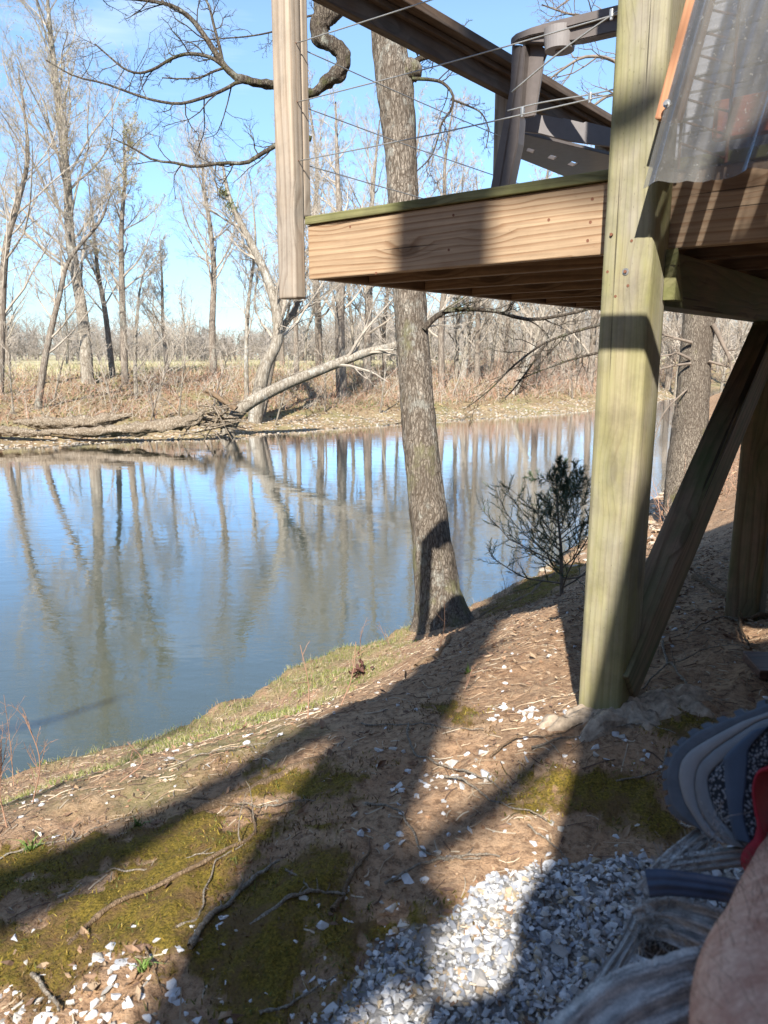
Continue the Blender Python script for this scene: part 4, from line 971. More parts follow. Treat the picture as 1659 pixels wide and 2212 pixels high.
# pale gravel bar at the far waterline
def hulls(rng_, nk, npts=11):
    out = []
    for _ in range(nk):
        bm = bmesh.new()
        for _ in range(npts):
            p = rng_.normal(size=3); p = p/np.linalg.norm(p)*rng_.uniform(.75, 1.1); bm.verts.new(Vector(p*np.array([1, .78, .62])))
        r = bmesh.ops.convex_hull(bm, input=bm.verts[:]); bmesh.ops.delete(bm, geom=[v_ for v_ in bm.verts if not v_.link_faces], context='VERTS')
        bmesh.ops.triangulate(bm, faces=bm.faces[:]); bm.verts.ensure_lookup_table(); bm.verts.index_update()
        out.append((np.array([v_.co[:] for v_ in bm.verts]), np.array([[v_.index for v_ in f_.verts] for f_ in bm.faces]))); bm.free()
    return out
HU = hulls(np.random.default_rng(3), 24)
def stones(rng_, X, Y, z, size, colset, flat=1.0, tilt=.5):
    n = len(X); Vs, Fs, Cs, off = [], [], [], 0; kidx = rng_.integers(0, len(HU), n)
    for k in range(len(HU)):
        m = np.where(kidx == k)[0]
        if not len(m): continue
        hv, hf = HU[k]; q = len(m); s = (size[m] if hasattr(size, '__len__') else np.full(q, size))
        yaw = rng_.uniform(0, 6.28, q); t1 = rng_.normal(0, tilt, q); t2 = rng_.normal(0, tilt, q)
        B = np.repeat(hv[None], q, 0)*s[:, None, None]*rng_.uniform(.75, 1.25, (q, 1, 3))
        def rot(B, a, i, j):
            c, s_ = np.cos(a)[:, None], np.sin(a)[:, None]; x = B[..., i].copy(); y = B[..., j].copy(); B[..., i] = x*c-y*s_; B[..., j] = x*s_+y*c
        rot(B, t1, 1, 2); rot(B, t2, 0, 2); rot(B, yaw, 0, 1); B[..., 2] *= flat
        B += np.stack([X[m], Y[m], z[m]], -1)[:, None, :]
        Vs.append(B.reshape(-1, 3)); Fs.append((hf[None]+(np.arange(q)*len(hv))[:, None, None]).reshape(-1, 3)+off); off += q*len(hv)
        c = np.asarray(colset)[rng_.integers(0, len(colset), q)]*rng_.uniform(.85, 1.12, (q, 1)); Cs.append(np.repeat(c, len(hv), 0))
    return np.vstack(Vs), np.vstack(Fs), np.clip(np.vstack(Cs), 0, 1)
X, Y = scatter_far(br_r, 9000, -.15, 2.0, tmax=48); z = gfull(X, Y)
V, Fq, cl = stones(br_r, X, Y, z+.01, br_r.uniform(.03, .10, len(X)), [(.50, .42, .32), (.56, .49, .39), (.42, .35, .27), (.36, .33, .29), (.45, .31, .20)], .6)
o = new_obj('river_gravel', np_mesh('river_gravel', V, Fq, M['tint'], cols=cl)); tag(o, 'pale gravel bar along the far waterline', 'gravel', kind='stuff')

# ================================================================== NEAR GROUND COVER
nr_ = np.random.default_rng(21)
def in_near(n, x0, x1, y0, y1, polys=None, inv=False, nsc=7, amp=.22):
    X = nr_.uniform(x0, x1, n); Y = nr_.uniform(y0, y1, n)
    if polys is not None:
        m = softmask(X, Y, polys, nsc, amp) > nr_.random(len(X))*.96+.02; X, Y = X[m != inv], Y[m != inv]
    return X, Y
# white gravel bed
WHITE = [(.68, .665, .65), (.60, .595, .60), (.40, .405, .43), (.55, .51, .45), (.30, .31, .34), (.72, .71, .70), (.44, .35, .24), (.46, .46, .47), (.50, .49, .48), (.35, .33, .31)]
X, Y = in_near(78000, -.4, 2.2, .35, 2.05, [GRAVELP], False, 9, .12)
z = gfull(X, Y)
V, Fq, cl = stones(nr_, X, Y, z+nr_.uniform(-.004, .014, len(X)), nr_.gamma(4.5, .0014, len(X))+.002, WHITE, .9)
o = new_obj('gravel', np_mesh('gravel', V, Fq, M['tint'], cols=cl)); tag(o, 'bed of crushed white and blue grey gravel under the chair', 'gravel', kind='stuff')
# loose white stones scattered over the dirt
X, Y = in_near(480, -2.2, 2.6, .9, 4.2); d_, _ = sdist(X, Y, NEAR); m = d_ > 1.0; X, Y = X[m], Y[m]
X2, Y2 = in_near(2000, -1.3, .05, .85, 1.42); den = nr_.random(len(X2)) < np.clip((1.38-Y2)/.3, 0, 1)*.8; X, Y = np.concatenate([X, X2[den]]), np.concatenate([Y, Y2[den]])
X3, Y3 = in_near(300, -.1, 1.6, 1.25, 1.95); X, Y = np.concatenate([X, X3]), np.concatenate([Y, Y3])
g_ = [hit(1130, 1540), hit(960, 1700), hit(1180, 1560)]
for g in g_: X = np.append(X, g[0]+nr_.normal(0, .05, 26)); Y = np.append(Y, g[1]+nr_.normal(0, .05, 26))
z = gfull(X, Y)
V, Fq, cl = stones(nr_, X, Y, z+.002, nr_.gamma(4, .0019, len(X))+.002+.004*(Y < 1.32)*nr_.random(len(X)), WHITE[:2]+WHITE[3:4]+WHITE[5:6], .8)
o = new_obj('loose_stones', np_mesh('loose_stones', V, Fq, M['tint'], cols=cl)); tag(o, 'scattered white gravel stones over the dirt and moss', 'stones', kind='stuff')
# moss
X, Y = in_near(520000, -2.6, 2.6, .8, 8.2, MOSSP, False, 7, .34); m = nr_.random(len(X)) < fbm(X*11, Y*11, 4)*6+1.7; X, Y = X[m], Y[m]; z = gfull(X, Y)
V, Fq, cl = blades(nr_, X, Y, z+.004, .012, .003, [(.17, .14, .02), (.30, .225, .035), (.38, .27, .05), (.08, .08, .015), (.19, .11, .035), (.13, .15, .03)], .7)
bw = np.clip(fbm(X*8+3, Y*8, 4)*7+.35, 0, 1).repeat(5)[:, None]; cl = cl*(1-bw)+np.array([[.15, .085, .035]])*bw*(.6+.8*nr_.random(len(X)).repeat(5)[:, None])
o = new_obj('moss', np_mesh('moss', V, Fq, M['blade'], cols=cl)); tag(o, 'olive and golden moss patches on the dirt', 'moss', kind='stuff')
# grass on the lip
X, Y = in_near(110000, -3.6, 1.6, 3.0, 8., GRASSP, False, 5, .45); m = nr_.random(len(X)) < np.clip(fbm(X*4, Y*4, 4)*7+.5, .05, 1); X, Y = X[m], Y[m]
z = gfull(X, Y)
V, Fq, cl = blades(nr_, X, Y, z, .03, .003, [(.16, .21, .035), (.24, .27, .05), (.31, .30, .08), (.42, .34, .20), (.48, .40, .25), (.12, .18, .03)], .7)
o = new_obj('grass', np_mesh('grass', V, Fq, M['blade'], cols=cl)); tag(o, 'short green and straw coloured grass on the edge of the bank', 'grass', kind='stuff')
X = nr_.uniform(-5, 4, 36000); Y = nr_.uniform(1, 11, 36000); d_ = ground_base(X, Y)[1]; m = (d_ > -.10) & (d_ < .35) & (nr_.random(len(X)) < .9); X, Y = X[m], Y[m]; z = gfull(X, Y)
V, Fq, cl = blades(nr_, X, Y, z, .055, .003, [(.42, .34, .20), (.33, .29, .13), (.20, .23, .06), (.30, .19, .11)], .7)
o = new_obj('dry_grass', np_mesh('dry_grass', V, Fq, M['blade'], cols=cl)); tag(o, 'dry straw grass fringe along the lip of the near bank', 'grass', kind='stuff')
# leaf litter near
X = np.concatenate([nr_.uniform(-3, 3, 3200), nr_.uniform(.3, 2.2, 2600), nr_.uniform(-1.3, .2, 260)]); Y = np.concatenate([nr_.uniform(1, 8.5, 3200), nr_.uniform(2.6, 7.5, 2600), nr_.uniform(.9, 1.3, 260)])
d_ = ground_base(X, Y)[1]; m = d_ > .1; X, Y = X[m], Y[m]; z = gfull(X, Y); n = len(X)
V, Fq = leaf_geo(nr_, np.stack([X, Y, z+.005], -1), .030, n, flat=.3)
cl = np.array([(.34, .21, .13), (.44, .32, .21), (.24, .145, .09), (.38, .25, .15), (.2, .12, .08)])[nr_.integers(0, 5, n)]
o = new_obj('leaf_litter', np_mesh('leaf_litter', V, Fq, M['leaf'], cols=np.repeat(cl, 7, 0))); tag(o, 'brown dead leaves scattered over the near bank', 'leaf litter', kind='stuff')
# fine debris: needles, rootlets, straw
n = 17000; X = nr_.uniform(-2.6, 3, n); Y = nr_.uniform(.8, 6.5, n); d_ = ground_base(X, Y)[1]; m = d_ > .15; X, Y = X[m], Y[m]; n = len(X)
yaw = nr_.uniform(0, 6.28, n)*.5-.4; ln = nr_.gamma(2, .014, n)+.008; cur = nr_.normal(0, .5, n); Ps = []
for f in (-.5, -.17, .17, .5):
    a_ = yaw+cur*f; x_ = X+np.cos(a_)*ln*f; y_ = Y+np.sin(a_)*ln*f; Ps.append(np.stack([x_, y_, gfull(x_, y_)+.004], -1))
P = np.stack(Ps, 1); R = np.repeat(nr_.uniform(.0006, .0019, n)[:, None], 4, 1); V, Q = tubes(P, R, 3)
cl = np.array([(.48, .36, .24), (.33, .22, .14), (.60, .50, .37), (.16, .10, .07), (.52, .42, .30)])[nr_.integers(0, 4, n)]
o = new_obj('twig_litter', np_mesh('twig_litter', V, Q, M['leaf'], cols=np.repeat(cl, 12, 0))); tag(o, 'fine twigs, rootlets and straw littering the near bank', 'litter', kind='stuff')

n = 26000; X = nr_.uniform(-2.6, 3, n); Y = nr_.uniform(.8, 6.5, n); d_ = ground_base(X, Y)[1]; m = (d_ > .15) & ~inpoly(X, Y, GRAVELP); X, Y = X[m], Y[m]
V, Fq, cl = stones(nr_, X, Y, gfull(X, Y)+.001, nr_.gamma(2.5, .0013, len(X))+.001, [(.40, .24, .14), (.28, .16, .095), (.48, .33, .21), (.19, .11, .07)], .7)
o = new_obj('soil_crumbs', np_mesh('soil_crumbs', V, Fq, M['tint'], cols=cl)); tag(o, 'crumbs of brown soil over the near bank', 'soil', kind='stuff')
# sticks, each its own thing
STK = [
    ([(150, 2062), (190, 2010), (250, 1968), (310, 1940), (380, 1912), (440, 1885), (510, 1850), (548, 1820), (545, 1775), (490, 1750), (420, 1738)], .0075, 'long crooked branch curving over the mossy ground, lower left'),
    ([(410, 2068), (450, 2010), (510, 1950), (560, 1915), (610, 1882)], .009, 'thick grey stick in the shadow right of the long crooked branch'),
    ([(380, 2020), (430, 1985), (440, 1940), (470, 1880), (520, 1850)], .0035, 'thin dark twig between the long branch and the thick grey stick'),
    ([(540, 2010), (640, 1965), (700, 1952), (745, 1948)], .006, 'dark curved stick lying across the shaded moss'),
    ([(618, 1898), (640, 1915), (660, 1935), (672, 1955)], .003, 'short wiry twig right of the thick grey stick'),
    ([(720, 1988), (755, 1920), (800, 1848)], .0075, 'straight stick stub in the shadow under the middle dirt'),
    ([(790, 1745), (850, 1765), (880, 1800), (905, 1840), (960, 1858), (1040, 1862)], .004, 'long bowed twig beside the bright strip'),
    ([(830, 1915), (930, 1870), (1000, 1858), (1080, 1862)], .0045, 'twig ending at the bright strip above the gravel'),
    ([(880, 1570), (885, 1620), (920, 1650), (980, 1672), (1040, 1698), (1100, 1715)], .0045, 'wiry forked twig crossing the bright strip'),
    ([(780, 1562), (860, 1568), (960, 1585), (1040, 1592)], .0035, 'twig above the mossy spot left of the thick post'),
    ([(1060, 1655), (1130, 1612), (1200, 1600), (1260, 1575)], .004, 'twig running toward the concrete footing'),
    ([(1150, 1640), (1240, 1602), (1330, 1580), (1400, 1575), (1460, 1600)], .0035, 'pale twig below the concrete footing'),
    ([(1440, 1625), (1432, 1660), (1420, 1690)], .0035, 'short upright looking twig near the shoe'),
    ([(1330, 1690), (1400, 1680), (1432, 1668)], .003, 'thin twig above the brown moss near the shoe'),
    ([(450, 1742), (560, 1752), (640, 1740), (680, 1730)], .0035, 'straight twig above the long crooked branch'),
    ([(395, 1742), (470, 1765), (540, 1775), (620, 1758), (690, 1722)], .003, 'thin arched twig over the shadow edge'),
    ([(230, 1885), (290, 1880), (380, 1872), (460, 1868)], .003, 'thin pale twig on the sunny moss'),
    ([(0, 1862), (120, 1835), (230, 1798), (310, 1760)], .003, 'long straight straw at the left edge'),
    ([(345, 1650), (450, 1640), (560, 1620), (600, 1610)], .003, 'thin twig on the sunny bank'),
    ([(1600, 1350), (1560, 1345), (1500, 1370), (1480, 1400)], .005, 'curled root behind the thick post'),
    ([(1659, 1332), (1610, 1340), (1600, 1358), (1620, 1395)], .012, 'pale bent branch lying in sun behind the brace'),
    ([(1430, 1400), (1445, 1440), (1480, 1480), (1520, 1500)], .006, 'grey stick beside the foot of the brace'),
    ([(1390, 1480), (1450, 1440), (1540, 1410), (1620, 1412)], .0035, 'thin stick running toward the plank'),
    ([(960, 1700), (1040, 1730), (1120, 1755), (1180, 1790)], .0035, 'short twig in the middle of the bright strip'),
    ([(1140, 1800), (1180, 1830), (1230, 1860)], .003, 'curved twig just above the gravel'),
    ([(300, 2040), (330, 2100), (350, 2160)], .003, 'twig among the scattered stones at the bottom left'),
    ([(70, 2120), (110, 2160), (130, 2215)], .006, 'short thick stick at the bottom left corner'),
    ([(560, 2200), (640, 2170), (740, 2110)], .004, 'twig at the edge of the gravel, bottom'),
]
for i, (pts, r, lab) in enumerate(STK):
    r *= .8
    P = np.array([hit(*p) for p in pts]); P = catmull(P, 44); P[:, 0] += .0025*np.sin(np.arange(44)*.7+i)*min(1, np.linalg.norm(P[-1]-P[0])/.4)
    Ls_ = min(1, np.linalg.norm(P[-1]-P[0])/.5); P[:, 0] += nr_.normal(0, .0014, 44).cumsum()*.5*Ls_
    P[:, 2] = gfull(P[:, 0], P[:, 1])+r*1.0+.002+.010*np.abs(np.sin(np.arange(44)*.11+i))
    R = r*np.linspace(1, .45, 44)*(1+.15*nr_.normal(size=44)); st = thing('stick', P[0], lab, 'stick')
    V, Q = tubes(P[None], R[None], 8); new_obj('stem', np_mesh('stem', V, Q, M['stick'] if i % 5 else M['root'], True), st)
    lv = grow(nr_, P[None], R[None], [dict(n=3 if r > .004 else 2, s=(.3, .9), len=.16, ang=50, wig=.2, up=(0, 0, -.03), rr=.5, rmin=.0013, k=6)])
    V, Q = tubes(lv[0][0], lv[0][1], 5); new_obj('side_twigs', np_mesh('side_twigs', V, Q, M['stick'], True), st)['kind'] = 'stuff'
# eroded root on the slope
for pts, r, lab in (([(420, 1760), (520, 1720), (620, 1670), (700, 1640)], .016, 'thick pale root exposed on the eroded slope'), ([(900, 1440), (960, 1400), (1000, 1352)], .02, 'root running down from the foot of the oak'), ([(1200, 1240), (1150, 1280), (1060, 1320), (1010, 1345)], .022, 'mossy root running right from the foot of the oak'), ([(1500, 1250), (1580, 1290), (1659, 1280)], .02, 'dark root arching behind the brace')):
    P = np.array([hit(*p) for p in pts]); P = catmull(P, 30); P[:, 2] = gfull(P[:, 0], P[:, 1])+r*.15; o = new_obj('root', np_mesh('root', *tubes(P[None], (r*np.linspace(1, .6, 30)*(1+.15*nr_.normal(size=30)))[None], 12), M['root'], True)); tag(o, lab, 'root')

# upright weeds
def weed(name, label, cat, base, h, seed, n1=5, mat='twigred', lean=(0, 0), r=.0022, n2=2, ang=35):
    r_ = np.random.default_rng(seed); b0_ = np.array([base[0], base[1], gz(base[0], base[1])])
    P = catmull([b0_, b0_+[lean[0]*.4+r_.normal()*.02, lean[1]*.4, h*.5], b0_+[lean[0], lean[1], h]], 12)[None]; R = np.linspace(r, r*.5, 12)[None]
    lv = grow(r_, P, R, [dict(n=n1, s=(.15, .95), len=.4, ang=ang, wig=.15, rr=.7, rmin=r*.5, k=6), dict(n=n2, s=(.3, .9), len=.4, ang=40, wig=.2, rr=.8, rmin=r*.4, k=4)])
    root = thing(name, b0_, label, cat, None); V, Q = twigmesh([(P, R)]+lv, [6, 4, 3]); new_obj('stems', np_mesh('stems', V, Q, M[mat], True), root); return root
wd = [((780, 1420), .32, (.05, 0), 'tall thorny red stem standing left of the oak'), ((845, 1400), .22, (-.1, 0), 'thin red stem close to the left of the oak'), ((665, 1560), .28, (-.02, 0), 'reddish dead weed on the middle of the bank'),
      ((735, 1530), .26, (.06, 0), 'dead weed beside the dark leaf clump'), ((445, 1500), .16, (-.05, .05), 'small dry stub at the edge of the bank'), ((600, 1540), .18, (.1, 0), 'thin bending weed left of the reddish weed'),
      ((950, 1400), .3, (.02, 0), 'pair of thin dark stems in front of the oak foot'), ((1000, 1500), .1, (.03, 0), 'tiny dry stem on the bare dirt right of the oak shadow'), ((260, 1690), .13, (.03, 0), 'tiny stub on the left part of the bank'),
      ((1090, 1300), .32, (-.05, 0), 'bare thin bush at the water left of the juniper'), ((1120, 1310), .2, (.08, 0), 'dry leafy stem below the juniper')]
for i, ((x, y), h, ln, lab) in enumerate(wd): weed('dry_weed', lab, 'weed', hit(x, y), h, 100+i, lean=ln, r=.0026 if h > .2 else .002)
for i, (x, y, h, lab) in enumerate(((30, 1700, .55, 'tallest of the reddish dry weeds at the left edge'), (-10, 1760, .42, 'reddish dry weed cut by the left edge'), (70, 1740, .3, 'short spreading dry weed near the left edge'), (15, 1790, .25, 'lowest dry weed clump at the left edge'))):
    weed('dry_weed', lab, 'weed', hit(x, y), h, 200+i, n1=9, n2=3, r=.0024, ang=28)
# small green plants
for i, (x, y, lab) in enumerate(((70, 1850, 'low green leafy plant at the left edge on the moss'), (755, 1480, 'green grassy sprout on the bank below the oak'), (300, 1790, 'tiny green sprout on the sunny moss'), (1010, 1460, 'small green tuft on the bare dirt'), (1375, 1535, 'thin green blades on the moss below the footing'), (310, 2110, 'green leaf sprouting among the stones'))):
    g = hit(x, y); k_ = 26; X = g[0]+nr_.normal(0, .004, k_); Y = g[1]+nr_.normal(0, .004, k_)
    V, Fq, cl = blades(nr_, X, Y, gfull(X, Y), (.028 if i in (2, 3, 4, 5) else .045), .004, [(.12, .20, .04), (.18, .27, .07)], .5)
    o = new_obj('green_plant', np_mesh('green_plant', V, Fq, M['blade'], cols=cl)); tag(o, lab, 'plant')
lc = hit(780, 1455); V, Fq = leaf_geo(nr_, np.array([[lc[0], lc[1], lc[2]+.03]])+nr_.normal(0, .03, (40, 3)), .05, 40, flat=1.0)
o = new_obj('leaf_clump', np_mesh('leaf_clump', V, Fq, M['leaf'], cols=np.tile([(.13, .06, .045)], (280, 1)))); tag(o, 'dark clump of curled dead leaves on the bank left of the oak', 'leaves')

# --- juniper sapling
jb = hit(1215, 1225); jt = jb[1]/ray(1215, 1225)[1]
jt = 6.3; jb = at(1216, 1235, jt); jb[2] = min(jb[2], gz(jb[0], jb[1])+.0); jb = np.array([at(1216, 1235, jt)[0], at(1216, 1235, jt)[1], gz(*at(1216, 1235, jt)[:2])-.02])
jun = thing('juniper', jb, 'small dark green juniper sapling at the edge of the water left of the thick post', 'shrub')
jr = np.random.default_rng(9)
jp = catmull([jb, at(1212, 1190, jt), at(1205, 1110, jt), at(1200, 1010, jt)], 20)[None]; jR = np.linspace(.018, .003, 20)[None]
l1 = grow(jr, jp, jR, [dict(n=38, s=(.03, .98), len=.80, ang=66, dang=10, wig=.12, up=(0, 0, .10), rr=.45, rmin=.003, k=8, tap=.95)])
l2 = grow(jr, l1[0][0], l1[0][1], [dict(n=13, s=(.12, 1), len=.36, ang=45, dang=10, wig=.15, up=(0, 0, .10), rr=.6, rmin=.0018, k=5, tap=.5)])
l3 = grow(jr, l2[0][0], l2[0][1], [dict(n=9, s=(.05, 1), len=.0, ang=40, wig=.1, up=(0, 0, .06), rr=.9, rmin=.0012, k=3)])
l3 = grow(jr, l2[0][0], l2[0][1], [dict(n=17, s=(.02, 1), len=.042, rel=False, ang=38, dang=10, wig=.1, up=(0, 0, .05), rr=.9, rmin=.0024, k=3, tap=.3)])
V, Q = twigmesh([(jp, jR)]+l1, [8, 5]); new_obj('trunk', np_mesh('trunk', V, Q, M['twigdark'], True), jun)
M['juniper'] = plain('juniper_green', (.075, .105, .06), .7, .4, 12)
V, Q = twigmesh([l2[0], l3[0]], [3, 3]); new_obj('foliage', np_mesh('foliage', V, Q, M['juniper']), jun)

# --- rocks at the water's edge, right
rkr = np.random.default_rng(14); RK = [(.50, .42, .32), (.44, .38, .30), (.56, .49, .38)]
spots = [(1430, 1068, 'flat'), (1452, 1090, 'rounded'), (1412, 1108, 'large flat'), (1440, 1125, 'broad'), (1465, 1060, 'small'), (1425, 1148, 'big tilted'), (1455, 1160, 'blocky'), (1405, 1170, 'low pale'), (1480, 1110, 'narrow'), (1400, 1135, 'dull')]
for i, (x, y, ad_) in enumerate(spots):
    g = hit(x, y); s = (.10+.012*i)*.9
    V, Fq, cl = stones(rkr, np.array([g[0]]), np.array([g[1]]), np.array([g[2]+.01]), s, RK, .55, .2)
    o = new_obj('rock', np_mesh('rock', V, Fq, M['tint'], cols=cl)); tag(o, f"{ad_} tan rock, number {('one','two','three','four','five','six','seven','eight','nine','ten')[i]} from the waterline between thick post and brace", 'rock')
X = rkr.uniform(1.5, 13, 9000); Y = rkr.uniform(8, 30, 9000); d_ = ground_base(X, Y)[1]; m = (d_ > -.5) & (d_ < 1.1); X, Y = X[m], Y[m]
V, Fq, cl = stones(rkr, X, Y, gfull(X, Y), rkr.uniform(.02, .075, len(X)), RK, .6); o = new_obj('river_gravel', np_mesh('river_gravel', V, Fq, M['tint'], cols=cl)); tag(o, 'tan rubble along the near waterline right of the thick post', 'gravel', kind='stuff')
# brush on near bank to the right
X = rkr.uniform(2, 18, 6200); Y = rkr.uniform(5.5, 32, 6200); d_ = ground_base(X, Y)[1]; m = (d_ > .9) & (d_ < 6) & (Y > 7.6); X, Y = X[m], Y[m]; n = len(X); z = gfull(X, Y)
hgt = rkr.gamma(2., .13, n); lean = rkr.normal(0, .5, (n, 2))
P = np.stack([np.stack([X+lean[:, 0]*hgt*f, Y+lean[:, 1]*hgt*f, z-.02+hgt*f], -1) for f in (0, .5, 1.)], 1); R = np.repeat(np.array([[.004, .003, .002]]), n, 0)
lv = grow(rkr, P, R, [dict(n=3, s=(.2, 1), len=.6, ang=40, wig=.3, rr=.7, rmin=.002, k=4)]); V, Q = twigmesh([(P, R)]+lv, [3, 3])
o = new_obj('brush', np_mesh('brush', V, Q, M['twigred'])); tag(o, 'dry brown brush on the near bank behind the deck posts', 'brush', kind='stuff')
V, Fq = leaf_geo(rkr, np.stack([X, Y, z+.02], -1).repeat(2, 0)+rkr.normal(0, .2, (2*n, 3))*[1, 1, .05], .07, 2*n, flat=.5); cl = np.array([(.36, .2, .12), (.5, .35, .22), (.25, .15, .09)])[rkr.integers(0, 3, 2*n)]
o = new_obj('leaf_litter', np_mesh('leaf_litter', V, Fq, M['leaf'], cols=np.repeat(cl, 7, 0))); tag(o, 'dead leaves on the near bank behind the deck posts', 'leaf litter', kind='stuff')

# ================================================================== WHAT CASTS THE SHADE (behind the photographer)
def uv_pt(u, v, Y):       # point at depth Y whose shadow ray carries lateral u and height v at Y = 0
    return np.array([u + MZ*Y, Y, v - TE*math.hypot(MZ, 1)*Y])
def uv_of(P): return P[0]-MZ*P[1], P[2]+TE*math.hypot(MZ, 1)*P[1]
def uvp(x, y): return uv_of(hit(x, y))
YT = -4.0
sh = thing('shade_tree', uv_pt(-.44, 0, YT)*[1, 1, 0]+[0, 0, -1.2], 'large bare tree standing behind the photographer', 'tree')
uA, vA = uvp(725, 1800); uB, vB = uv_of(at_n(952, 500, NF))
zA = v_ = uv_pt(uA, vA, YT)[2]; zB = uv_pt(uB, vB, YT)[2]
pA, pB = uv_pt(uA, vA, YT), uv_pt(uB, vB, YT); dirT = (pB-pA)/(pB[2]-pA[2])
tpts = [pA+dirT*(z-pA[2]) for z in (-1.3, 0, 1.5, 3, 5, 7, 9, 11)]
new_obj('trunk', trunk_mesh('trunk', tpts, [.23, .19, .18, .175, .17, .15, .11, .05], M['oak'], 28, 80, .05, 1.), sh)
def shadow_limb(pxs, rad, Y=YT, wob=.012):
    P = []
    for p in pxs:
        u, v = uvp(*p) if len(p) == 2 else (p[0], p[1]); P.append(uv_pt(u, v, Y))
    return catmull(P, 30), np.interp(np.linspace(0, 1, 30), np.linspace(0, 1, len(rad)), rad)
up_, vp_ = uv_of(at_n(1345, 255, 1.9)); uq_, vq_ = uv_of(at_n(1385, 930, 1.9))
SH = [([(up_-.35, vp_+.22, 0), (up_-.1, vp_+.06, 0), (up_, vp_, 0), (up_+.06, vp_-.01, 0), (up_+.10, vp_-.01, 0)], [.02, .035, .045, .04, .02]),
      ([(-160, 2010), (60, 1930), (240, 1840), (400, 1745), (520, 1680), (640, 1610), (800, 1520)], [.10, .10, .085, .06, .055, .06, .09]),
      ([(-60, 1760), (140, 1700), (300, 1620), (420, 1560)], [.03, .03, .03, .02]),
      ([(60, 1640), (200, 1600), (330, 1545)], [.03, .03, .02]),
      ([(820, 1930), (930, 1840), (1060, 1740), (1200, 1610), (1330, 1520)], [.03, .036, .04, .036, .03]),
      ([(850, 1870), (960, 1790), (1080, 1700), (1200, 1590)], [.016, .02, .02, .018]),
      ([(700, 2120), (800, 2080), (880, 2060), (905, 2110), (880, 2135)], [.09, .07, .05, .04, .03]),
      ([(840, 1900), (900, 1930), (960, 1965), (930, 2010)], [.06, .05, .03, .02]),
      ([(900, 1480), (1000, 1440), (1100, 1380)], [.05, .03, .02])]
Pl, Rl = zip(*[shadow_limb(a, b) for a, b in SH]); Pl, Rl = np.array(Pl), np.array(Rl)
Pl = Pl + np.array([0, .0, 0])
lv = grow(np.random.default_rng(4), Pl[1:], Rl[1:], [dict(n=6, s=(.1, 1), len=.25, ang=45, wig=.25, rr=.35, rmin=.004, rmax=.01, k=5), dict(n=3, s=(.2, 1), len=.5, ang=40, wig=.25, rr=.6, rmin=.003, k=4)])
V, Q = twigmesh([(Pl, Rl)]+lv, [10, 4, 3]); new_obj('limbs', np_mesh('limbs', V, Q, M['oak'], True), sh)
# unseen roof to the right, added over the photographer to cut skylight
rf = thing('sky_blocker', (2.6, -1, 2.4), 'roof added unseen overhead to the right of the photographer to cut skylight', 'blocker')
board('blocker_slab', (1.75, -3.6, 2.6), (5.5, -3.6, 3.2), .1, .1, (0, 1, 0), M['wall'], rf) if 0 else prism('blocker_slab', [(1.9, -4, 2.5), (6, -4, 3.2), (6, 1.3, 3.2), (1.9, 1.3, 2.5)], (0, 0, .12), M['wall'], rf, bev=0)
# unseen panel added beside the photographer, its outline cut from the shadow edges
cw = thing('sun_blocker', (.8, -1.5, -1.1), 'unseen cut-out panel added behind the photographer to shape the sun shadow', 'wall')
u1, v1 = uvp(1165, 1900); u2, v2 = uv_of(at_n(1278, 1480, 1.9)); u3, v3 = uv_of(at_n(1372, 1090, 1.9))
YW = -1.5
low = [uvp(*p) for p in ((915, 2300), (912, 2212), (932, 2150), (1000, 2152), (1085, 2125), (1112, 2060), (1108, 1980), (1135, 1925), (1182, 1860), (1212, 1750), (1238, 1650))]
v1 = -.3
outl = [uv_pt(low[0][0], -1., YW)]+[uv_pt(u_, v_, YW) for u_, v_ in low]+[uv_pt(u2, v2, YW), uv_pt(u3, v3, YW), uv_pt(u3+.03, v3+.12, YW), uv_pt(.35, 1.86, YW), uv_pt(1.5, 1.9, YW), uv_pt(1.55, 4.2, YW), uv_pt(3.6, 4.2, YW), uv_pt(3.6, 1.34, YW), uv_pt(.80, 1.36, YW), uv_pt(.76, 1.14, YW), uv_pt(3.6, 1.10, YW), uv_pt(3.6, v1-.5, YW)]
outl[0][2] = -1.2; outl[-1][2] = -1.2
prism('blocker_face', outl, (0, -.12, 0), M['wall'], cw, bev=0)

# unseen mass of evergreen leaves added behind the photographer to cut skylight
er = np.random.default_rng(55); k_ = 60000; th = er.uniform(math.radians(75), math.radians(290), k_); rad = er.uniform(20, 34, k_); H_ = 10.5+2.5*np.sin(th*9)+er.normal(0, 1, k_)
zz = er.random(k_)**.8*H_; X = rad*np.sin(th); Y = rad*np.cos(th); V, Fq = leaf_geo(er, np.stack([X, Y, zz-1.2], -1), 1.0, k_, flat=1.0)
M['evergreen'] = plain('evergreen', (.045, .06, .03), .8, .4, .5); tag(new_obj('evergreen_screen', np_mesh('evergreen_screen', V, Fq, M['evergreen'])), 'unseen dark evergreen leaves added behind the photographer to cut skylight', 'woods', kind='stuff')
# unseen rail added above the frame to cast a shadow across the post
rp0 = at_n(1332, 719, 1.9); rp0 = rp0 + np.array(TO_SUN)*(1.05/math.cos(SUN_EL))
prl = thing('shadow_rail', rp0+UP*-1.9, 'unseen rail over the gravel, added to cast the shadow band on the thick post', 'railing')
ra, rb_ = rp0+D1*.10, rp0-D1*1.3
board('rail_board', ra, rb_, .06, .038, D2, M['under'], prl); board('rail_post', rb_*[1, 1, 0]+UP*-1.2, rb_-UP*.02, .07, .07, D1, M['under'], prl)
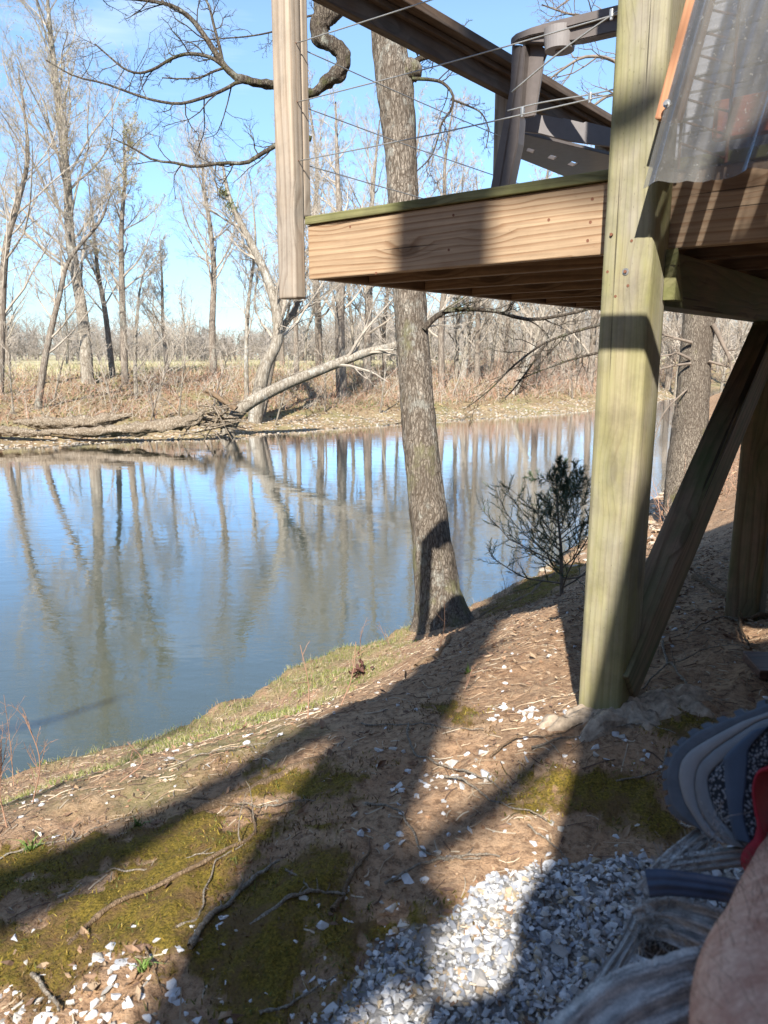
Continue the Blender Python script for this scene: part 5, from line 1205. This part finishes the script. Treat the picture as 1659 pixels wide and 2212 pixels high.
# ================================================================== FOREGROUND: person's leg, shoe, worn lounge chair
per = thing('person', (.15, -.2, -1.0), 'outstretched leg of a seated person in a grey shoe with red lining', 'person')
b = NB('skin'); v = b.coord('Object'); n1 = b.noise(v, 42, 6, .7); n2 = b.noise(v, 260, 4, .6)
cs = b.mix(b.ramp(n1, [(.38, 0.), (.62, 1.)]), (.38, .18, .125), (.58, .36, .265)); cs = b.mix(b.ramp(n2, [(.45, .25), (.6, 0.)]), cs, (.22, .10, .07)); b.bump(n2, .25, .002)
b.b.inputs['Subsurface Weight'].default_value = .08; b.b.inputs['Subsurface Scale'].default_value = .01
M['skin'] = b.done(cs, .55, .35)
ank = at(1742, 1800, .88); kne = at(1712, 2330, .50)
path = [np.array([.14, -.35, -.56]), np.array([.22, .05, -.42]), kne, kne*.62+ank*.38+np.array([0.0, 0, .004]), kne*.3+ank*.7, ank, ank+nrm(ank-kne)*.05]
lrad = [.085, .080, .062, .060, .048, .038, .040]
P = catmull(path, 80); R = catmull(np.array([[r, 0, 0] for r in lrad]), 80)[:, 0]
V, Q = tubes(P[None], R[None], 40); new_obj('body', np_mesh('body', V, Q, M['skin'], True), per)
# leg hair
hrn = np.random.default_rng(2); k_ = 2600; ii = hrn.integers(22, 66, k_); th = hrn.uniform(0, 2*np.pi, k_)
idx_ = ii*40+(th/(2*np.pi)*40).astype(int); Pb = V[idx_]+hrn.normal(0, .002, (k_, 3)); nr2 = nrm(V[idx_]-P[ii]); tn = nrm(P[ii+1]-P[ii])
hd = nrm(nr2*.45+tn*1.0+hrn.normal(0, .3, (k_, 3))); ln = hrn.uniform(.008, .020, k_)
Ph = np.stack([Pb-nr2*.0015, Pb+hd*(ln*.5)[:, None], Pb+hd*ln[:, None]+np.array([0, 0, -.002])], 1)
Vh, Qh = tubes(Ph, np.repeat(np.array([[.00020, .00016, .00006]]), k_, 0), 3); M['hair'] = plain('leg_hair', (.09, .055, .035), .6); new_obj('leg_hair', np_mesh('leg_hair', Vh, Qh, M['hair']), per)

# shoe: side outline with real width, in a plane facing the viewer
sc_ = .3617/1.8445; sx0, sy0 = 2600/1.8445, 2700/1.8445     # the enlarged view's scale
TS = .86
c0 = at(1600, 1680, TS); vx = np.array([1., 0, 0]); ray0 = nrm(ray(1600, 1680)); vx = nrm(vx-ray0*(vx @ ray0)); vy = np.cross(vx, ray0)  # vy up in view
tiltn = nrm(ray0*1.0 + vx*.25)
def sp_(x, y, off=0.):
    X_, Y_ = sx0+x*sc_, sy0+y*sc_; r = ray(X_, Y_); return r*((c0 @ tiltn)/(r @ tiltn)) + tiltn*off
def band(name, outer, inner, z0, z1, mat, parent, n=60, bulge=.0, closed=False):
    """band between two outlines, thick from z0 (near the viewer) to z1 (away), rounded"""
    O = catmull([sp_(*p) for p in outer], n); I = catmull([sp_(*p) for p in inner], n)
    prof_ = [(0, .15), (.12, 0), (.5, -.12), (.88, 0), (1, .15)]
    rows = [(0, z0+.004), (.05, z0+.001), (.3, z0-bulge*.6), (.6, z0-bulge), (.92, z0-bulge*.7), (1, z0), (1, z1), (.5, z1+bulge), (0, z1-.01)]
    V = np.array([[O[i]*(1-f)+I[i]*f + tiltn*z for f, z in rows] for i in range(n)]).reshape(-1, 3); k = len(rows)
    ix = np.arange(n*k).reshape(n, k); q = np.stack([ix[:-1], ix[1:], np.roll(ix[1:], -1, 1), np.roll(ix[:-1], -1, 1)], -1).reshape(-1, 4)
    caps = [np.array([ix[0]]), np.array([ix[-1][::-1]])]
    return new_obj(name, np_mesh(name, V, [q]+caps, mat, True), parent)
M['sole'] = plain('blue_grey_rubber', (.075, .09, .11), .7, .2, 60, .3, .3); M['mid'] = plain('grey_foam', (.21, .215, .22), .7, .12, 30); M['uppr'] = plain('pale_grey_leather', (.165, .175, .185), .65, .12, 30)
M['blue'] = plain('blue_overlay', (.045, .065, .10), .6, .15, 40); M['red'] = plain('red_lining', (.28, .012, .022), .7, .2, 60)
b = NB('shoe_mesh'); v = b.coord('Object', (1, 1, 1)); ck = b('TexVoronoi', Vector=v, Scale=300.0); n1 = b.ramp(ck.outputs['Distance'], [(.2, 1.), (.55, 0.)]); b.bump(n1, .6, .002); M['meshf'] = b.done(b.mix(n1, (.012, .016, .022), (.26, .27, .29)), .9)
shoe = new_obj('shoe', bpy.data.meshes.new('shoe'), per)
bpy.data.meshes.remove(shoe.data) if False else None
so1 = [(1500, 230), (1272, 322), (1000, 430), (760, 520), (560, 610), (400, 730), (290, 850), (235, 1020), (232, 1180), (270, 1380), (350, 1500), (470, 1590), (600, 1660), (680, 1740)]
si1 = [(1500, 330), (1272, 415), (1060, 490), (860, 590), (660, 700), (500, 800), (410, 900), (372, 1000), (368, 1130), (420, 1330), (500, 1480), (580, 1600), (650, 1690), (740, 1760)]
mi1 = [(1500, 420), (1272, 480), (1120, 560), (930, 680), (780, 780), (640, 900), (580, 990), (552, 1100), (548, 1230), (590, 1430), (670, 1570), (750, 1680), (820, 1750), (880, 1810)]
up1 = [(1500, 500), (1350, 560), (1230, 640), (1080, 760), (930, 850), (850, 920), (760, 1000), (700, 1090), (695, 1190), (730, 1340), (790, 1490), (860, 1590), (960, 1690), (1100, 1860)]
cen = [(1900, 800)]*3
bpy.data.objects.remove(shoe)
sole_o = band('shoe_sole', so1, si1, -.026, .085, M['sole'], per, 80)
# tread lugs round the sole
lug = []
for i in range(17):
    f = (i+.5)/17; O = catmull([sp_(*p) for p in so1], 200); I = catmull([sp_(*p) for p in si1], 200); k = int(f*199)
    out = nrm(O[k]-I[k]); tg = nrm(O[min(k+1, 199)]-O[max(k-1, 0)]); c_ = O[k]+out*.0005
    for zz in (-.012, .014, .042, .068):
        A = [c_+tg*s1_*.0062*w_+out*o_+tiltn*(zz+s2_*.011*w_) for o_, w_ in ((-.004, 1.), (.0062, .72)) for s1_, s2_ in ((-1, -1), (1, -1), (1, 1), (-1, 1))]
        lug.append(np.array(A))
Vl = np.vstack(lug); fq = np.array([(0, 1, 2, 3), (4, 7, 6, 5), (0, 4, 5, 1), (1, 5, 6, 2), (2, 6, 7, 3), (3, 7, 4, 0)]); Fl = (fq[None]+(np.arange(len(lug))*8)[:, None, None]).reshape(-1, 4)
new_obj('sole_tread', np_mesh('sole_tread', Vl, Fl, M['sole']), sole_o).matrix_parent_inverse = Matrix.Identity(4)
band('shoe_midsole', si1, mi1, -.0285, .080, M['mid'], per, 80, .0015)
band('shoe_upper', mi1, up1, -.030, .078, M['uppr'], per, 80, .0012)
inn = [(1500, 620), (1500, 680), (1480, 740), (1400, 860), (1330, 960), (1290, 1020), (1250, 1120), (1230, 1220), (1230, 1350), (1235, 1500), (1240, 1620), (1240, 1740), (1250, 1800), (1260, 1880)]
band('shoe_mesh_panel', up1, inn, -.032, .07, M['meshf'], per, 80, .003)
bo = [(1180, 600), (900, 860), (885, 1000), (900, 1250), (930, 1450), (960, 1620), (1000, 1760)]; bi = [(1360, 560), (1165, 780), (1140, 950), (1120, 1200), (1095, 1430), (1120, 1620), (1180, 1800)]
band('shoe_stripe', bo, bi, -.039, -.025, M['blue'], per, 60, .001)
band('shoe_collar', [(1500, 880), (1380, 960), (1260, 1020), (1205, 1130), (1190, 1280), (1215, 1460), (1240, 1600), (1210, 1740), (1150, 1800), (1080, 1900), (1065, 2010), (1110, 2100)], [(1600, 960), (1450, 1010), (1290, 1060), (1245, 1160), (1235, 1300), (1262, 1460), (1300, 1600), (1330, 1740), (1330, 1800), (1330, 1900), (1350, 2010), (1400, 2120)], -.040, .05, M['red'], per, 60, .004)

# worn lounge chair: torn woven fabric over a dark tube
lo = thing('lounge_chair', (.35, .6, -1.05), 'old lounge chair with torn grey woven fabric and navy strap', 'chair')
b = NB('frayed_fabric'); v = b.coord('Object'); w1 = b.noise(b.coord('Object', (1, .25, 1), (0, 0, .5)), 160, 4, .7); w2 = b.noise(v, 24, 5, .7)
fc_ = b.mix(b.ramp(w1, [(.35, 0.), (.65, 1.)]), (.07, .07, .072), (.50, .48, .45)); fc_ = b.mix(b.ramp(w2, [(.42, 0.), (.6, .6)]), fc_, (.22, .205, .19)); b.bump(w1, .9, .003); M['fabric'] = b.done(fc_, .95, .1); M['threads'] = M['fabric']; M['fabric'] = tinted('woven_fabric', .95, .1, .8, 420, .5)
def ribbon(name, c, w, t, mat, parent, th=.004, fold=.0025, n=50, seed=0):
    """strip through image points c (x,y) with pixel widths w at depths t"""
    Pc = catmull([at(x, y, tt_) for (x, y), tt_ in zip(c, t)], n); Wd = np.interp(np.linspace(0, 1, n), np.linspace(0, 1, len(w)), w)/F*np.interp(np.linspace(0, 1, n), np.linspace(0, 1, len(t)), t)
    T = nrm(np.gradient(Pc, axis=0)); N = nrm(Pc); S = nrm(np.cross(T, N)); k = 60; n2_ = 160; Pc = catmull(Pc[::4], n2_); Wd = np.interp(np.linspace(0, 1, n2_), np.linspace(0, 1, n), Wd); n = n2_; T = nrm(np.gradient(Pc, axis=0)); N = nrm(Pc); S = nrm(np.cross(T, N)); u = np.linspace(-.5, .5, k)
    jag = 1+.02*np.random.default_rng(seed).normal(size=(n, 1))
    g = Pc[:, None]+S[:, None]*(u[None, :, None]*Wd[:, None, None]*jag[..., None]) + N[:, None]*(fold*np.sin(u*19+seed)[None, :, None]) - N[:, None]*((.25-u**2)*.02)[None, :, None]
    V = np.concatenate([g.reshape(-1, 3), (g+N[:, None]*th).reshape(-1, 3)]); ix = np.arange(n*k).reshape(n, k); m = n*k
    q = np.stack([ix[:-1, :-1], ix[1:, :-1], ix[1:, 1:], ix[:-1, 1:]], -1).reshape(-1, 4)
    rim = np.concatenate([ix[:, 0], ix[-1, 1:], ix[::-1, -1][1:], ix[0, ::-1][1:-1]]); r2 = np.roll(rim, -1); rq = np.stack([rim, rim+m, r2+m, r2], 1)
    UU, LL = np.meshgrid(u*38+seed*7, np.linspace(0, 1, n)*9, indexing='xy'); tn_ = np.clip(.5+1.5*fbm(UU, LL, 3)+.5*fbm(UU*.2, LL*1.5, 2), .06, 1)
    tc_ = (np.array([.24, .235, .23])*(1-tn_[..., None])+np.array([.85, .82, .77])*tn_[..., None]).reshape(-1, 3)
    return new_obj(name, np_mesh(name, V, np.vstack([q, q[:, ::-1]+m, rq]), mat, True, np.vstack([tc_, tc_])), parent)
M['navy'] = plain('navy_webbing', (.035, .050, .085), .5, .25, 40, .4); M['black'] = plain('black_tube', (.012, .012, .013), .4, .2, 40, .5)
ribbon('fabric_strip', [(1215, 2260), (1290, 2150), (1345, 2060), (1385, 1990), (1400, 1950)], [95, 55, 36, 44, 70], [.74, .76, .79, .82, .83], M['fabric'], lo, seed=1)
ribbon('fabric_strip', [(1415, 1945), (1450, 1880), (1500, 1825), (1555, 1785), (1600, 1765)], [90, 66, 46, 40, 40], [.83, .84, .86, .89, .92], M['fabric'], lo, seed=2)
ribbon('torn_fabric', [(1372, 1995), (1440, 1985), (1520, 2010), (1600, 2040), (1700, 2060)], [60, 92, 110, 110, 110], [.82, .80, .78, .76, .74], M['fabric'], lo, seed=3, fold=.003)
ribbon('torn_fabric', [(1430, 1872), (1500, 1862), (1600, 1850), (1700, 1840)], [34, 40, 42, 42], [.845, .84, .83, .82], M['fabric'], lo, seed=5)
ribbon('fabric_panel', [(1250, 2300), (1350, 2200), (1450, 2150), (1560, 2120), (1700, 2120)], [190, 170, 150, 140, 140], [.62, .64, .66, .68, .70], M['fabric'], lo, seed=4, fold=.003)
ribbon('strap', [(1398, 1908), (1450, 1907), (1540, 1918), (1640, 1935), (1740, 1950)], [58, 52, 50, 50, 50], [.785, .775, .765, .755, .75], M['navy'], lo, .005, .0006, seed=0)
tube_obj('frame_tube', [at(1400, 2032, .83), at(1450, 2048, .82), at(1540, 2062, .80), at(1750, 2075, .78)], .0125, M['black'], lo, 16)
tube_obj('frame_joint', [at(1386, 2028, .835), at(1420, 2040, .83)], .017, M['black'], lo, 16, 6)
# frayed threads
ft = np.random.default_rng(6); k_ = 420; cx_ = np.concatenate([ft.uniform(1365, 1480, 200), ft.uniform(1290, 1420, 120), ft.uniform(1420, 1560, 100)]); cy_ = np.concatenate([ft.uniform(1930, 2040, 200), 2290-(cx_[200:320]-1200)*1.45+ft.normal(0, 18, 120), 1900-(cx_[320:]-1420)*.8+ft.normal(0, 14, 100)])
b0_ = np.array([at(x, y, .80) for x, y in zip(cx_, cy_)]); d0 = nrm(ft.normal(size=(k_, 3))); l0 = ft.uniform(.01, .035, k_)[:, None]
Pt = np.stack([b0_, b0_+d0*l0*.5, b0_+d0*l0+ft.normal(0, .005, (k_, 3))], 1); V, Q = tubes(Pt, np.full((k_, 3), .00035), 3); new_obj('frayed_threads', np_mesh('frayed_threads', V, Q, M['threads']), lo)
